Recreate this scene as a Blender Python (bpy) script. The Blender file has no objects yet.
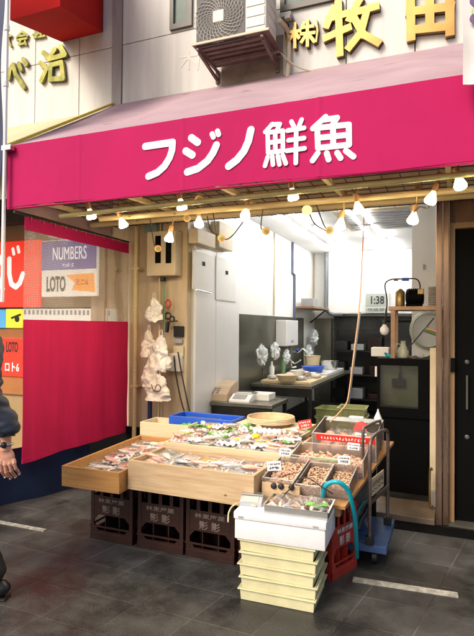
import bpy, bmesh, math, random
from mathutils import Vector, Matrix, noise
random.seed(7)
SC = bpy.context.scene
COL = SC.collection
R = math.radians
# ------------------------------------------------------------------ camera
FPX, CX, CY = 529.0, 237.0, 318.0
cam = bpy.data.objects.new('camera', bpy.data.cameras.new('camera')); COL.objects.link(cam)
cam.data.sensor_fit = 'HORIZONTAL'; cam.data.sensor_width = 36.0
cam.data.lens = FPX / 474 * 36.0
cam.data.clip_start = .05; cam.data.clip_end = 400
CAMR = Matrix.Rotation(R(22), 4, 'Z') @ Matrix.Rotation(R(90.92), 4, 'X') @ Matrix.Rotation(R(.45), 4, 'Z')
cam.matrix_world = Matrix.Translation((0, 0, 1.5)) @ CAMR
SC.camera = cam
def W(px, py, X=None, Y=None, Z=None):
    """measured photo position -> point on the wall / floor / shelf plane it lies in"""
    d = CAMR.to_3x3() @ Vector(((px-CX)/FPX, -(py-CY)/FPX, -1))
    o = Vector((0, 0, 1.5))
    t = (X/d.x) if X is not None else ((Y/d.y) if Y is not None else ((Z-1.5)/d.z))
    return o + d*t
# ------------------------------------------------------------------ world, sun
wd = bpy.data.worlds.new('World'); SC.world = wd; wd.use_nodes = True
nt = wd.node_tree; bg = nt.nodes['Background']
sky = nt.nodes.new('ShaderNodeTexSky'); sky.sky_type = 'NISHITA'; sky.sun_disc = False
sky.sun_elevation = R(40); sky.sun_rotation = R(205); sky.air_density = 1.0; sky.dust_density = 4.0; sky.ozone_density = .6
nt.links.new(sky.outputs[0], bg.inputs[0]); bg.inputs[1].default_value = .12
sun = bpy.data.objects.new('sun', bpy.data.lights.new('sun', 'SUN')); COL.objects.link(sun)
sun.data.energy = 1.5; sun.data.angle = R(25); sun.data.color = (1, .93, .83)
sun.rotation_euler = (R(50), 0, R(-25)); sun.location = (0, 0, 12)
vs = SC.view_settings
vs.view_transform = 'Standard'; vs.look = 'None'; vs.gamma = 1; vs.use_curve_mapping = False; vs.exposure = .68
# ------------------------------------------------------------------ materials
MATS = {}
def mat(name, col, rough=.55, metal=0., var=.12, scale=6., bump=0., bscale=60., stretch=(1, 1, 1), col2=None,
        emit=0., alpha=1., trans=0., spec=.5, subs=0., spots=0., rvar=0., coat=0.):
    m = bpy.data.materials.new(name); m.use_nodes = True; MATS[name] = m
    n = m.node_tree.nodes; l = m.node_tree.links; b = n['Principled BSDF']
    b.inputs['Roughness'].default_value = rough; b.inputs['Metallic'].default_value = metal
    b.inputs['Specular IOR Level'].default_value = spec
    if coat: b.inputs['Coat Weight'].default_value = coat; b.inputs['Coat Roughness'].default_value = .12
    c = (*col, 1)
    tc = n.new('ShaderNodeTexCoord'); mp = n.new('ShaderNodeMapping'); mp.inputs['Scale'].default_value = stretch
    l.new(tc.outputs['Object'], mp.inputs[0])
    if var or col2:
        nz = n.new('ShaderNodeTexNoise'); nz.inputs['Scale'].default_value = scale; nz.inputs['Detail'].default_value = 7; nz.inputs['Roughness'].default_value = .65
        l.new(mp.outputs[0], nz.inputs['Vector'])
        rp = n.new('ShaderNodeValToRGB'); rp.color_ramp.elements[0].position = .32; rp.color_ramp.elements[1].position = .68
        c2 = (*(col2 or tuple(x*(1-var*2) for x in col)), 1)
        rp.color_ramp.elements[0].color = c2; rp.color_ramp.elements[1].color = c
        l.new(nz.outputs[0], rp.inputs[0]); last = rp.outputs[0]
        if spots:
            n2 = n.new('ShaderNodeTexNoise'); n2.inputs['Scale'].default_value = scale*3.1; n2.inputs['Detail'].default_value = 4
            l.new(mp.outputs[0], n2.inputs['Vector'])
            r2 = n.new('ShaderNodeValToRGB'); r2.color_ramp.elements[0].position = .66; r2.color_ramp.elements[1].position = .72
            l.new(n2.outputs[0], r2.inputs[0])
            mx = n.new('ShaderNodeMix'); mx.data_type = 'RGBA'; mx.inputs[7].default_value = tuple(x*(1-spots) for x in col)+(1,)
            l.new(r2.outputs[0], mx.inputs[0]); l.new(last, mx.inputs[6]); last = mx.outputs[2]
        l.new(last, b.inputs['Base Color'])
        if rvar:
            mr = n.new('ShaderNodeMapRange'); mr.inputs[3].default_value = max(.03, rough-rvar); mr.inputs[4].default_value = rough+rvar
            mr.inputs[1].default_value = .35; mr.inputs[2].default_value = .65
            l.new(nz.outputs[0], mr.inputs[0]); l.new(mr.outputs[0], b.inputs['Roughness'])
    else:
        b.inputs['Base Color'].default_value = c
    if bump:
        nb = n.new('ShaderNodeTexNoise'); nb.inputs['Scale'].default_value = bscale; nb.inputs['Detail'].default_value = 4
        l.new(mp.outputs[0], nb.inputs['Vector'])
        bp = n.new('ShaderNodeBump'); bp.inputs['Strength'].default_value = bump; bp.inputs['Distance'].default_value = .01
        l.new(nb.outputs[0], bp.inputs['Height']); l.new(bp.outputs[0], b.inputs['Normal'])
    if emit:
        b.inputs['Emission Color'].default_value = c; b.inputs['Emission Strength'].default_value = emit
    if alpha < 1: b.inputs['Alpha'].default_value = alpha
    if trans: b.inputs['Transmission Weight'].default_value = trans; b.inputs['IOR'].default_value = 1.2
    if subs: b.inputs['Subsurface Weight'].default_value = subs; b.inputs['Subsurface Radius'].default_value = (.02, .008, .005)
    return m
def wood(name, c1, c2, rough=.6, axis=0):
    s = [18, 18, 18]; s[axis] = 1.2
    m = mat(name, c1, rough=rough, col2=c2, scale=3.0, stretch=tuple(s), bump=.12, bscale=8)
    n = m.node_tree.nodes; l = m.node_tree.links; b = n['Principled BSDF']
    # knots
    src = b.inputs['Base Color'].links[0].from_socket
    tc = n.new('ShaderNodeTexCoord'); mp = n.new('ShaderNodeMapping'); s2 = [13, 13, 13]; s2[axis] = 8; mp.inputs['Scale'].default_value = s2
    l.new(tc.outputs['Object'], mp.inputs[0])
    v = n.new('ShaderNodeTexVoronoi'); v.inputs['Scale'].default_value = .8; l.new(mp.outputs[0], v.inputs['Vector'])
    rp = n.new('ShaderNodeValToRGB'); rp.color_ramp.elements[0].position = .05; rp.color_ramp.elements[0].color = (1, 1, 1, 1)
    rp.color_ramp.elements[1].position = .09; rp.color_ramp.elements[1].color = (0, 0, 0, 1); l.new(v.outputs['Distance'], rp.inputs[0])
    mx = n.new('ShaderNodeMix'); mx.data_type = 'RGBA'; mx.inputs[7].default_value = (c2[0]*.4, c2[1]*.35, c2[2]*.3, 1)
    l.new(rp.outputs[0], mx.inputs[0]); l.new(src, mx.inputs[6]); l.new(mx.outputs[2], b.inputs['Base Color'])
    return m
M = {}
M['cladding'] = mat('cladding', (.74, .71, .65), .6, var=.13, scale=2.2, stretch=(2.5, 1, .22), bump=.05, bscale=25)
M['ghost'] = mat('ghost', (.74, .71, .64), .7, var=.05)
M['joint'] = mat('joint', (.10, .09, .08), .9)
M['gutter'] = mat('gutter', (.44, .40, .37), .5, metal=.0, var=.2, scale=4, stretch=(1, 1, .2))
M['patch'] = mat('patch', (.34, .25, .18), .7, var=.2)
M['beige'] = mat('beige', (.62, .49, .32), .5, var=.16, scale=3, stretch=(3, 3, .35), spots=.25)
M['beige2'] = mat('beige2', (.64, .53, .36), .5, var=.10)
M['white'] = mat('white', (.78, .78, .76), .5, var=.03, scale=2)
M['whitegloss'] = mat('whitegloss', (.8, .8, .8), .25, var=.02, scale=2)
M['ceil'] = mat('ceil', (.75, .75, .74), .8, var=.03)
M['steel'] = mat('steel', (.21, .205, .165), .34, metal=.75, var=.15, scale=5, stretch=(1, 1, .3), rvar=.08)
M['steel_bright'] = mat('steel_bright', (.62, .62, .6), .22, metal=.9, var=.08, scale=12)
M['darkmetal'] = mat('darkmetal', (.022, .022, .021), .5, metal=.2, var=.2, spec=.3)
M['black'] = mat('black', (.003, .003, .003), .5, var=.1, spec=.06)
M['blackmatt'] = mat('blackmatt', (.006, .006, .006), .8, var=.15, spec=.05)
M['darkwall'] = mat('darkwall', (.05, .05, .046), .5, var=.25, scale=3, spec=.3)
M['darkfloor'] = mat('darkfloor', (.03, .028, .025), .4, var=.3, scale=3, rvar=.15, spec=.3)
M['threshold'] = mat('threshold', (.17, .12, .08), .5, var=.25, scale=5, bump=.1)
M['copper'] = mat('copper', (.24, .155, .11), .30, metal=.7, var=.25, scale=3, stretch=(4, 4, .5), rvar=.1)
M['shelfmetal'] = mat('shelfmetal', (.42, .25, .15), .35, metal=.5, var=.2, scale=6)
M['darkwood'] = wood('darkwood', (.16, .075, .035), (.10, .045, .02), .45, 2)
M['framewood'] = wood('framewood', (.32, .18, .075), (.22, .12, .05), .45, 2)
M['whitewood'] = wood('whitewood', (.58, .42, .25), (.42, .27, .135), .55, 0)
M['orangewood'] = wood('orangewood', (.54, .27, .085), (.40, .18, .05), .5, 0)
M['palewood'] = wood('palewood', (.72, .58, .38), (.62, .48, .28), .55, 0)
M['plywood'] = wood('plywood', (.5, .27, .11), (.38, .18, .06), .5, 1)
M['bamboo'] = wood('bamboo', (.62, .50, .27), (.50, .38, .18), .4, 0)
M['yellowpipe'] = mat('yellowpipe', (.62, .56, .22), .4, var=.15, scale=8)
M['wire'] = mat('wire', (.05, .04, .025), .5, metal=.5)
M['magenta'] = mat('magenta', (.49, .012, .105), .75, spec=.15, var=.09, scale=1.1, bump=.10, bscale=3, stretch=(1, 1, .6))
M['canvas'] = mat('canvas', (.47, .33, .355), .85, spec=.12, col2=(.36, .25, .27), scale=2.4, spots=.5, stretch=(.6, 1, 1), bump=.08, bscale=7)
M['cream'] = mat('cream', (.62, .55, .33), .7, var=.1, scale=2)
M['yellow'] = mat('yellow', (.75, .55, .04), .5)
M['letter'] = mat('letter', (.85, .83, .83), .5, var=.03)
M['gold'] = mat('gold', (.40, .235, .075), .30, metal=.85, scale=1.6, rvar=.06, col2=(.24, .13, .04), bump=.06, bscale=4)
M['goldgreen'] = mat('goldgreen', (.34, .30, .05), .35, metal=.5, col2=(.10, .11, .02), scale=9)
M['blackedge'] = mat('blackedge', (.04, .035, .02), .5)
M['curtain'] = mat('curtain', (.66, .020, .105), .75, var=.12, scale=2, stretch=(1, 3, .3), spec=.15)
M['redfabric'] = mat('redfabric', (.36, .008, .007), .85, var=.12, scale=2, spec=.1)
M['navy'] = mat('navy', (.02, .03, .10), .6, var=.2)
M['tarp'] = mat('tarp', (.014, .032, .085), .4, var=.25, scale=3, bump=.2, bscale=5)
M['acwhite'] = mat('acwhite', (.66, .63, .56), .45, var=.10, scale=5, stretch=(1, 1, .4))
M['acdark'] = mat('acdark', (.10, .09, .09), .6)
M['rust'] = mat('rust', (.24, .155, .135), .65, metal=.2, col2=(.13, .075, .065), scale=9, bump=.15, bscale=30)
M['glassdark'] = mat('glassdark', (.20, .25, .21), .35, var=.15, spec=.15)
M['alu'] = mat('alu', (.11, .10, .085), .45, metal=.3)
M['foam'] = mat('foam', (.72, .72, .72), .6, var=.05, scale=14, bump=.22, bscale=170)
M['tote'] = mat('tote', (.68, .63, .37), .45, var=.10, scale=9, subs=0)
M['totegreen'] = mat('totegreen', (.42, .44, .18), .5, var=.1)
M['cratebrown'] = mat('cratebrown', (.034, .013, .010), .5, var=.25, scale=7, spec=.22)
M['cratered'] = mat('cratered', (.42, .035, .022), .42, var=.2, scale=6)
M['stencil'] = mat('stencil', (.20, .15, .13), .7, var=.25, scale=40)
M['stencilw'] = mat('stencilw', (.7, .62, .6), .7, var=.2, scale=40)
M['bluetray'] = mat('bluetray', (.015, .09, .52), .35, var=.08)
M['bluepaint'] = mat('bluepaint', (.05, .10, .25), .42, var=.25, scale=8, spots=.5)
M['teal'] = mat('teal', (.0, .33, .42), .3, var=.05)
M['darkteal'] = mat('darkteal', (.01, .09, .10), .35, var=.05)
M['orangecord'] = mat('orangecord', (.72, .34, .17), .5, var=.05)
M['rubber'] = mat('rubber', (.012, .012, .012), .5, var=.05)
M['paper'] = mat('paper', (.82, .81, .78), .65, var=.03)
M['ink'] = mat('ink', (.03, .025, .025), .6)
M['inkred'] = mat('inkred', (.65, .03, .03), .6)
M['redsign'] = mat('redsign', (.72, .025, .015), .35, var=.03)
M['orangesign'] = mat('orangesign', (.80, .28, .03), .4, var=.05)
M['conduitgrey'] = mat('conduitgrey', (.13, .15, .24), .5)
M['redlit'] = mat('redlit', (.80, .03, .012), .35, var=.03, emit=.55)
M['letterlit'] = mat('letterlit', (.85, .84, .80), .4, var=.02, emit=.5)
M['yellowlit'] = mat('yellowlit', (.85, .74, .04), .4, var=.02, emit=.4)
M['cyanlit'] = mat('cyanlit', (.10, .42, .78), .4, var=.02, emit=.3)
M['whitelit'] = mat('whitelit', (.80, .78, .72), .4, var=.02, emit=.3)
M['purplelit'] = mat('purplelit', (.14, .12, .40), .4, var=.02, emit=.25)
M['orangelit'] = mat('orangelit', (.85, .34, .05), .4, var=.02, emit=.35)
M['handlemetal'] = mat('handlemetal', (.22, .17, .15), .32, metal=.6, var=.25, scale=14)
M['pipegrey'] = mat('pipegrey', (.20, .22, .24), .45)
M['purple'] = mat('purple', (.09, .08, .33), .4, var=.05)
M['kiosk'] = mat('kiosk', (.45, .30, .13), .55, var=.15, scale=2)
M['kioskorange'] = mat('kioskorange', (.50, .19, .05), .5, var=.1)
M['brightyellow'] = mat('brightyellow', (.85, .75, .03), .4)
M['cyan'] = mat('cyan', (.05, .35, .75), .4)
M['knob'] = mat('knob', (.62, .33, .13), .35, var=.15)
M['knobface'] = mat('knobface', (.20, .24, .12), .25)
M['brass'] = mat('brass', (.40, .27, .10), .35, metal=.7, var=.2, scale=30)
M['bulbwhite'] = mat('bulbwhite', (.75, .68, .5), .2, var=0)
M['litglass'] = mat('litglass', (1, .80, .42), .2, var=0, emit=2.2)
M['glow'] = mat('glow', (1, .78, .45), .3, var=0, emit=170)
M['tube'] = mat('tube', (1, .98, .94), .3, var=0, emit=17)
M['bag'] = mat('bag', (.78, .68, .56), .35, var=.12, scale=14, bump=.5, bscale=30)
M['bagwhite'] = mat('bagwhite', (.82, .78, .70), .3, var=.10, scale=14, bump=.6, bscale=30)
M['plasticclear'] = mat('plasticclear', (.8, .85, .87), .2, var=.1, scale=20, bump=.8, bscale=40)
M['register'] = mat('register', (.55, .42, .30), .45, var=.05)
M['scalegrey'] = mat('scalegrey', (.42, .43, .46), .4, var=.06)
M['grey'] = mat('grey', (.35, .35, .36), .5, var=.1)
M['lcd'] = mat('lcd', (.42, .47, .42), .3, var=.03)
M['tankwater'] = mat('tankwater', (.085, .095, .05), .2, spec=.3, col2=(.05, .06, .035), scale=6)
M['jug'] = mat('jug', (.5, .52, .40), .35, var=.1)
M['greenhose'] = mat('greenhose', (.16, .30, .14), .4)
M['green'] = mat('green', (.08, .36, .04), .4, col2=(.2, .5, .08), scale=20)
M['leaf'] = mat('leaf', (.06, .30, .04), .4, col2=(.16, .42, .06), scale=30)
M['salmon'] = mat('salmon', (.72, .24, .13), .25, col2=(.82, .45, .32), scale=30, stretch=(1, 4, 1), coat=.4)
M['tuna'] = mat('tuna', (.48, .04, .045), .25, col2=(.30, .02, .03), scale=25, coat=.4)
M['pinkfish'] = mat('pinkfish', (.84, .52, .46), .25, col2=(.85, .62, .56), scale=25, coat=.4)
M['whitefish'] = mat('whitefish', (.78, .68, .58), .25, col2=(.66, .52, .42), scale=25, coat=.4)
M['wrap'] = mat('wrap', (.80, .74, .68), .35, var=.08, scale=12, bump=.3, bscale=25)
M['silverfish'] = mat('silverfish', (.66, .66, .64), .25, metal=.2, col2=(.25, .27, .30), scale=9, coat=.5)
M['redfish'] = mat('redfish', (.78, .32, .22), .25, col2=(.80, .45, .35), scale=12, coat=.5)
M['brownfish'] = mat('brownfish', (.30, .13, .05), .3, col2=(.5, .27, .10), scale=20, coat=.4)
M['roe'] = mat('roe', (.85, .50, .04), .25, var=.1, coat=.4)
M['shell'] = mat('shell', (.74, .50, .36), .3, col2=(.46, .24, .15), scale=45, coat=.3)
M['clam'] = mat('clam', (.66, .44, .29), .3, col2=(.30, .17, .10), scale=45, coat=.3)
M['skin'] = mat('skin', (.56, .27, .185), .45, var=.08, scale=20, subs=.15, bump=.05, bscale=90)
M['jacket'] = mat('jacket', (.020, .028, .050), .6, var=.2, scale=5, bump=.5, bscale=9)
M['trousers'] = mat('trousers', (.015, .015, .018), .7, var=.2, bump=.3, bscale=12)
M['shoe'] = mat('shoe', (.012, .012, .012), .35, var=.1)
M['hair'] = mat('hair', (.012, .01, .009), .5, var=.1, bump=.4, bscale=80)
M['bannerw'] = mat('bannerw', (.74, .70, .68), .7, var=.06, bump=.2, bscale=12)
M['bannerg'] = mat('bannerg', (.45, .62, .10), .6)
M['bannerp'] = mat('bannerp', (.16, .08, .22), .6)
M['striplight'] = mat('striplight', (.46, .44, .37), .7, col2=(.16, .15, .13), scale=26)
def acrylic(name, tint, a, bmp=.25, ior=1.45):
    m = bpy.data.materials.new(name); m.use_nodes = True; n = m.node_tree.nodes; l = m.node_tree.links
    n.remove(n['Principled BSDF']); out = n['Material Output']
    t = n.new('ShaderNodeBsdfTransparent'); t.inputs[0].default_value = (*tint, 1)
    g = n.new('ShaderNodeBsdfGlossy'); g.inputs['Roughness'].default_value = .12
    d = n.new('ShaderNodeBsdfDiffuse'); d.inputs[0].default_value = (.8, .72, .66, 1)
    m1 = n.new('ShaderNodeMixShader'); m1.inputs[0].default_value = a; l.new(t.outputs[0], m1.inputs[1]); l.new(d.outputs[0], m1.inputs[2])
    f = n.new('ShaderNodeFresnel'); f.inputs[0].default_value = ior
    nz = n.new('ShaderNodeTexNoise'); nz.inputs['Scale'].default_value = 22; bp = n.new('ShaderNodeBump'); bp.inputs['Strength'].default_value = bmp; bp.inputs['Distance'].default_value = .02
    l.new(nz.outputs[0], bp.inputs['Height']); l.new(bp.outputs[0], g.inputs['Normal']); l.new(bp.outputs[0], f.inputs['Normal'])
    m2 = n.new('ShaderNodeMixShader'); l.new(f.outputs[0], m2.inputs[0]); l.new(m1.outputs[0], m2.inputs[1]); l.new(g.outputs[0], m2.inputs[2])
    l.new(m2.outputs[0], out.inputs[0]); return m
M['acrylic'] = acrylic('acrylic', (.93, .93, .92), .10)
M['acrylic_edge'] = acrylic('acrylic_edge', (.9, .9, .88), .38)
M['tankglass'] = acrylic('tankglass', (.95, .96, .93), .01, .03)
M['tubshell'] = acrylic('tubshell', (.95, .92, .89), .13)
M['film'] = acrylic('film', (.97, .97, .97), .12)
def vinyl():
    m = acrylic('vinyl', (.92, .91, .88), .12, .04, 1.18); n = m.node_tree.nodes; l = m.node_tree.links
    # woven net threads in the clear sheet
    tc = n.new('ShaderNodeTexCoord'); mp = n.new('ShaderNodeMapping'); mp.inputs['Scale'].default_value = (1, 1, 1)
    l.new(tc.outputs['Object'], mp.inputs[0]); sx = n.new('ShaderNodeSeparateXYZ'); l.new(mp.outputs[0], sx.inputs[0])
    outs = []
    for k in (1, 2):
        a = n.new('ShaderNodeMath'); a.operation = 'MULTIPLY'; a.inputs[1].default_value = 55; l.new(sx.outputs[k], a.inputs[0])
        f = n.new('ShaderNodeMath'); f.operation = 'FRACT'; l.new(a.outputs[0], f.inputs[0])
        g = n.new('ShaderNodeMath'); g.operation = 'LESS_THAN'; g.inputs[1].default_value = .17; l.new(f.outputs[0], g.inputs[0]); outs.append(g)
    mxm = n.new('ShaderNodeMath'); mxm.operation = 'MAXIMUM'; l.new(outs[0].outputs[0], mxm.inputs[0]); l.new(outs[1].outputs[0], mxm.inputs[1])
    s = n.new('ShaderNodeMath'); s.operation = 'MULTIPLY_ADD'; s.inputs[1].default_value = .26; s.inputs[2].default_value = .15; l.new(mxm.outputs[0], s.inputs[0])
    ms = [x for x in n if x.type == 'MIX_SHADER'][0]; l.new(s.outputs[0], ms.inputs[0]); return m
M['vinyl'] = vinyl()
def ground_mat():
    m = bpy.data.materials.new('paving'); m.use_nodes = True; n = m.node_tree.nodes; l = m.node_tree.links; b = n['Principled BSDF']
    tc = n.new('ShaderNodeTexCoord'); sx = n.new('ShaderNodeSeparateXYZ'); l.new(tc.outputs['Object'], sx.inputs[0])
    def math_(op, a, bv=None, c=None):
        q = n.new('ShaderNodeMath'); q.operation = op
        for i, v in enumerate((a, bv, c)):
            if v is None: continue
            if isinstance(v, (int, float)): q.inputs[i].default_value = v
            else: l.new(v, q.inputs[i])
        return q.outputs[0]
    u = math_('MULTIPLY_ADD', sx.outputs[1], -math.tan(R(11)), sx.outputs[0])
    u = math_('DIVIDE', math_('ADD', u, 50.0 + .28), .335); v = math_('DIVIDE', math_('ADD', math_('MULTIPLY_ADD', sx.outputs[0], .03, sx.outputs[1]), 50.0 + .09), .30)
    cv = n.new('ShaderNodeCombineXYZ'); l.new(u, cv.inputs[0]); l.new(v, cv.inputs[1])
    def line(w):
        f = math_('FRACT', w); d = math_('ABSOLUTE', math_('SUBTRACT', f, .5)); return d
    d = math_('MAXIMUM', line(u), line(v))
    nz0 = n.new('ShaderNodeTexNoise'); nz0.inputs['Scale'].default_value = 60; l.new(tc.outputs['Object'], nz0.inputs['Vector'])
    d2 = math_('MULTIPLY_ADD', nz0.outputs[0], .010, math_('SUBTRACT', d, .005))
    g = n.new('ShaderNodeMapRange'); g.inputs[1].default_value = .483; g.inputs[2].default_value = .491; l.new(d2, g.inputs[0])
    fl = n.new('ShaderNodeVectorMath'); fl.operation = 'FLOOR'; l.new(cv.outputs[0], fl.inputs[0])
    wn = n.new('ShaderNodeTexWhiteNoise'); l.new(fl.outputs[0], wn.inputs[0])
    nz = n.new('ShaderNodeTexNoise'); nz.inputs['Scale'].default_value = 1.7; nz.inputs['Detail'].default_value = 12; nz.inputs['Roughness'].default_value = .7; l.new(tc.outputs['Object'], nz.inputs['Vector'])
    nf = n.new('ShaderNodeTexNoise'); nf.inputs['Scale'].default_value = 130; nf.inputs['Detail'].default_value = 3; l.new(tc.outputs['Object'], nf.inputs['Vector'])
    rp = n.new('ShaderNodeValToRGB'); e = rp.color_ramp.elements; e[0].position = .40; e[0].color = (.020, .019, .018, 1); e[1].position = .70; e[1].color = (.080, .077, .071, 1)
    s = math_('MULTIPLY_ADD', wn.outputs[0], .07, math_('SUBTRACT', nz.outputs[0], .035)); s = math_('MULTIPLY_ADD', nf.outputs[0], .50, math_('SUBTRACT', s, .25))
    l.new(s, rp.inputs[0])
    # pale grout where it is dry, dark where wet
    gr = n.new('ShaderNodeValToRGB'); gr.color_ramp.elements[0].position = .42; gr.color_ramp.elements[0].color = (.022, .02, .018, 1); gr.color_ramp.elements[1].position = .62; gr.color_ramp.elements[1].color = (.125, .115, .098, 1)
    n3 = n.new('ShaderNodeTexNoise'); n3.inputs['Scale'].default_value = 1.7; n3.inputs['Detail'].default_value = 5; l.new(tc.outputs['Object'], n3.inputs['Vector']); l.new(n3.outputs[0], gr.inputs[0])
    mx = n.new('ShaderNodeMix'); mx.data_type = 'RGBA'; l.new(g.outputs[0], mx.inputs[0]); l.new(rp.outputs[0], mx.inputs[6]); l.new(gr.outputs[0], mx.inputs[7]); l.new(mx.outputs[2], b.inputs['Base Color'])
    rr = n.new('ShaderNodeMapRange'); rr.inputs[1].default_value = .38; rr.inputs[2].default_value = .62; rr.inputs[3].default_value = .30; rr.inputs[4].default_value = .75
    l.new(nz.outputs[0], rr.inputs[0]); l.new(rr.outputs[0], b.inputs['Roughness'])
    h = math_('SUBTRACT', math_('MULTIPLY', nf.outputs[0], .25), g.outputs[0])
    bp = n.new('ShaderNodeBump'); bp.inputs['Strength'].default_value = .45; bp.inputs['Distance'].default_value = .006; l.new(h, bp.inputs['Height']); l.new(bp.outputs[0], b.inputs['Normal'])
    return m
M['paving'] = ground_mat()
# ------------------------------------------------------------------ mesh helpers
I4 = Matrix.Identity(4)
def T(loc=(0, 0, 0), rz=0, rx=0, ry=0):
    return Matrix.Translation(loc) @ Matrix.Rotation(rz, 4, 'Z') @ Matrix.Rotation(ry, 4, 'Y') @ Matrix.Rotation(rx, 4, 'X')
def world_of(o):
    m = o.matrix_basis.copy(); p = o.parent
    while p: m = p.matrix_basis @ m; p = p.parent
    return m
class MB:
    def __init__(s, m=None): s.bm = bmesh.new(); s.m = m or I4
    def _add(s, verts, faces, m=None):
        mm = s.m @ (m or I4)
        vs = [s.bm.verts.new(mm @ Vector(v)) for v in verts]
        for f in faces:
            try: s.bm.faces.new([vs[i] for i in f])
            except ValueError: pass
        return vs
    def box(s, x0, x1, y0, y1, z0, z1, bev=0, m=None):
        v = [(x, y, z) for z in (z0, z1) for y in (y0, y1) for x in (x0, x1)]
        f = [(0, 2, 3, 1), (4, 5, 7, 6), (0, 1, 5, 4), (2, 6, 7, 3), (0, 4, 6, 2), (1, 3, 7, 5)]
        vs = s._add(v, f, m)
        if bev:
            ed = {e for q in vs for e in q.link_edges}
            bmesh.ops.bevel(s.bm, geom=list(ed), offset=bev, segments=2, affect='EDGES', profile=.6)
        return s
    def cb(s, c, sz, bev=0, m=None):
        return s.box(c[0]-sz[0]/2, c[0]+sz[0]/2, c[1]-sz[1]/2, c[1]+sz[1]/2, c[2]-sz[2]/2, c[2]+sz[2]/2, bev, m)
    def bar(s, a, b, w, h, up=(0, 0, 1), bev=0):
        a = Vector(a); b = Vector(b); x = (b-a); L = x.length; x.normalize(); up = Vector(up)
        y = up.cross(x)
        if y.length < 1e-4: y = Vector((0, 1, 0)).cross(x)
        y.normalize(); z = x.cross(y)
        mm = Matrix((( x.x, y.x, z.x, a.x), (x.y, y.y, z.y, a.y), (x.z, y.z, z.z, a.z), (0, 0, 0, 1)))
        return s.box(0, L, -w/2, w/2, -h/2, h/2, bev, mm)
    def tube(s, pts, r, n=8, m=None, close=False):
        pts = [Vector(p) for p in pts]; rs = r if isinstance(r, (list, tuple)) else [r]*len(pts)
        N = len(pts); rings = []; ref = None
        for i, p in enumerate(pts):
            if close: t = pts[(i+1) % N]-pts[i-1]
            else: t = pts[min(i+1, N-1)]-pts[max(i-1, 0)]
            t.normalize()
            if ref is None: ref = Vector((0, 0, 1)) if abs(t.z) < .9 else Vector((1, 0, 0))
            u = t.cross(ref)
            if u.length < 1e-5: u = t.orthogonal()
            u.normalize(); w = u.cross(t); w.normalize(); ref = w
            rings.append([p + (u*math.cos(2*math.pi*k/n)+w*math.sin(2*math.pi*k/n))*rs[i] for k in range(n)])
        v = [q for rg in rings for q in rg]; f = []
        for i in range(N if close else N-1):
            for k in range(n):
                a = i*n+k; b = i*n+(k+1) % n; c = ((i+1) % N)*n+(k+1) % n; d = ((i+1) % N)*n+k; f.append((a, b, c, d))
        if not close: f.append(tuple(range(n-1, -1, -1))); f.append(tuple((N-1)*n+k for k in range(n)))
        s._add(v, f, m); return s
    def lathe(s, prof, n=20, m=None):
        v = []; f = []
        for (r, z) in prof:
            for k in range(n): v.append((r*math.cos(2*math.pi*k/n), r*math.sin(2*math.pi*k/n), z))
        for i in range(len(prof)-1):
            for k in range(n):
                f.append((i*n+k, i*n+(k+1) % n, (i+1)*n+(k+1) % n, (i+1)*n+k))
        f.append(tuple(range(n-1, -1, -1))); f.append(tuple((len(prof)-1)*n+k for k in range(n)))
        s._add(v, f, m); return s
    def ball(s, c, r, n=10, k=6, m=None):
        r = r if isinstance(r, (tuple, list)) else (r, r, r)
        prof = []
        v = []; f = []
        for i in range(k+1):
            th = math.pi*i/k; rr = max(math.sin(th), .02); z = -math.cos(th)
            for j in range(n): v.append((c[0]+r[0]*rr*math.cos(2*math.pi*j/n), c[1]+r[1]*rr*math.sin(2*math.pi*j/n), c[2]+r[2]*z))
        for i in range(k):
            for j in range(n): f.append((i*n+j, i*n+(j+1) % n, (i+1)*n+(j+1) % n, (i+1)*n+j))
        f.append(tuple(range(n-1, -1, -1))); f.append(tuple(k*n+j for j in range(n)))
        s._add(v, f, m); return s
    def prism(s, pts, off, m=None):
        n = len(pts); off = Vector(off); v = [Vector(p) for p in pts]+[Vector(p)+off for p in pts]
        f = [tuple(range(n)), tuple(range(2*n-1, n-1, -1))]+[(i, i+n, (i+1) % n+n, (i+1) % n) for i in range(n)]
        s._add(v, f, m); return s
    def sheet(s, fn, nu, nv, thick=None, m=None):
        v = [fn(i/nu, j/nv) for j in range(nv+1) for i in range(nu+1)]
        f = [(j*(nu+1)+i, j*(nu+1)+i+1, (j+1)*(nu+1)+i+1, (j+1)*(nu+1)+i) for j in range(nv) for i in range(nu)]
        vs = s._add(v, f, m)
        if thick:
            fs = list({q for w in vs for q in w.link_faces}); bmesh.ops.recalc_face_normals(s.bm, faces=fs)
            bmesh.ops.solidify(s.bm, geom=fs, thickness=thick)
        return s
    def stroke(s, pts, r, depth, nrm, square=False, n=8):
        """flat-faced stroke with round caps lying in a plane whose outward normal is nrm"""
        nrm = Vector(nrm).normalized(); pts = [Vector(p) for p in pts]; s.k = getattr(s, 'k', 0)
        for i in range(len(pts)-1):
            a, b = pts[i], pts[i+1]; t = (b-a).normalized(); q = nrm.cross(t); s.k += 1; d = depth+s.k*.00012
            if square:
                a2 = a-t*r*.8; b2 = b+t*r*.8; poly = [a2-q*r, b2-q*r, b2+q*r, a2+q*r]
            else:
                poly = [a+(-t*math.cos(x)+q*math.sin(x))*r for x in [math.pi*(k/n)+math.pi/2 for k in range(n+1)]]
                poly = [a+(-t*math.sin(x)-q*math.cos(x))*r for x in [math.pi*k/n for k in range(n+1)]]+[b+(t*math.sin(x)+q*math.cos(x))*r for x in [math.pi*k/n for k in range(n+1)]]
            s.prism(poly, nrm*d)
        return s
    def build(s, name, material, parent=None, smooth=None, kind=None):
        bmesh.ops.recalc_face_normals(s.bm, faces=s.bm.faces[:])
        me = bpy.data.meshes.new(name); s.bm.to_mesh(me); s.bm.free()
        return link(name, me, material, parent, smooth, kind)
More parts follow.
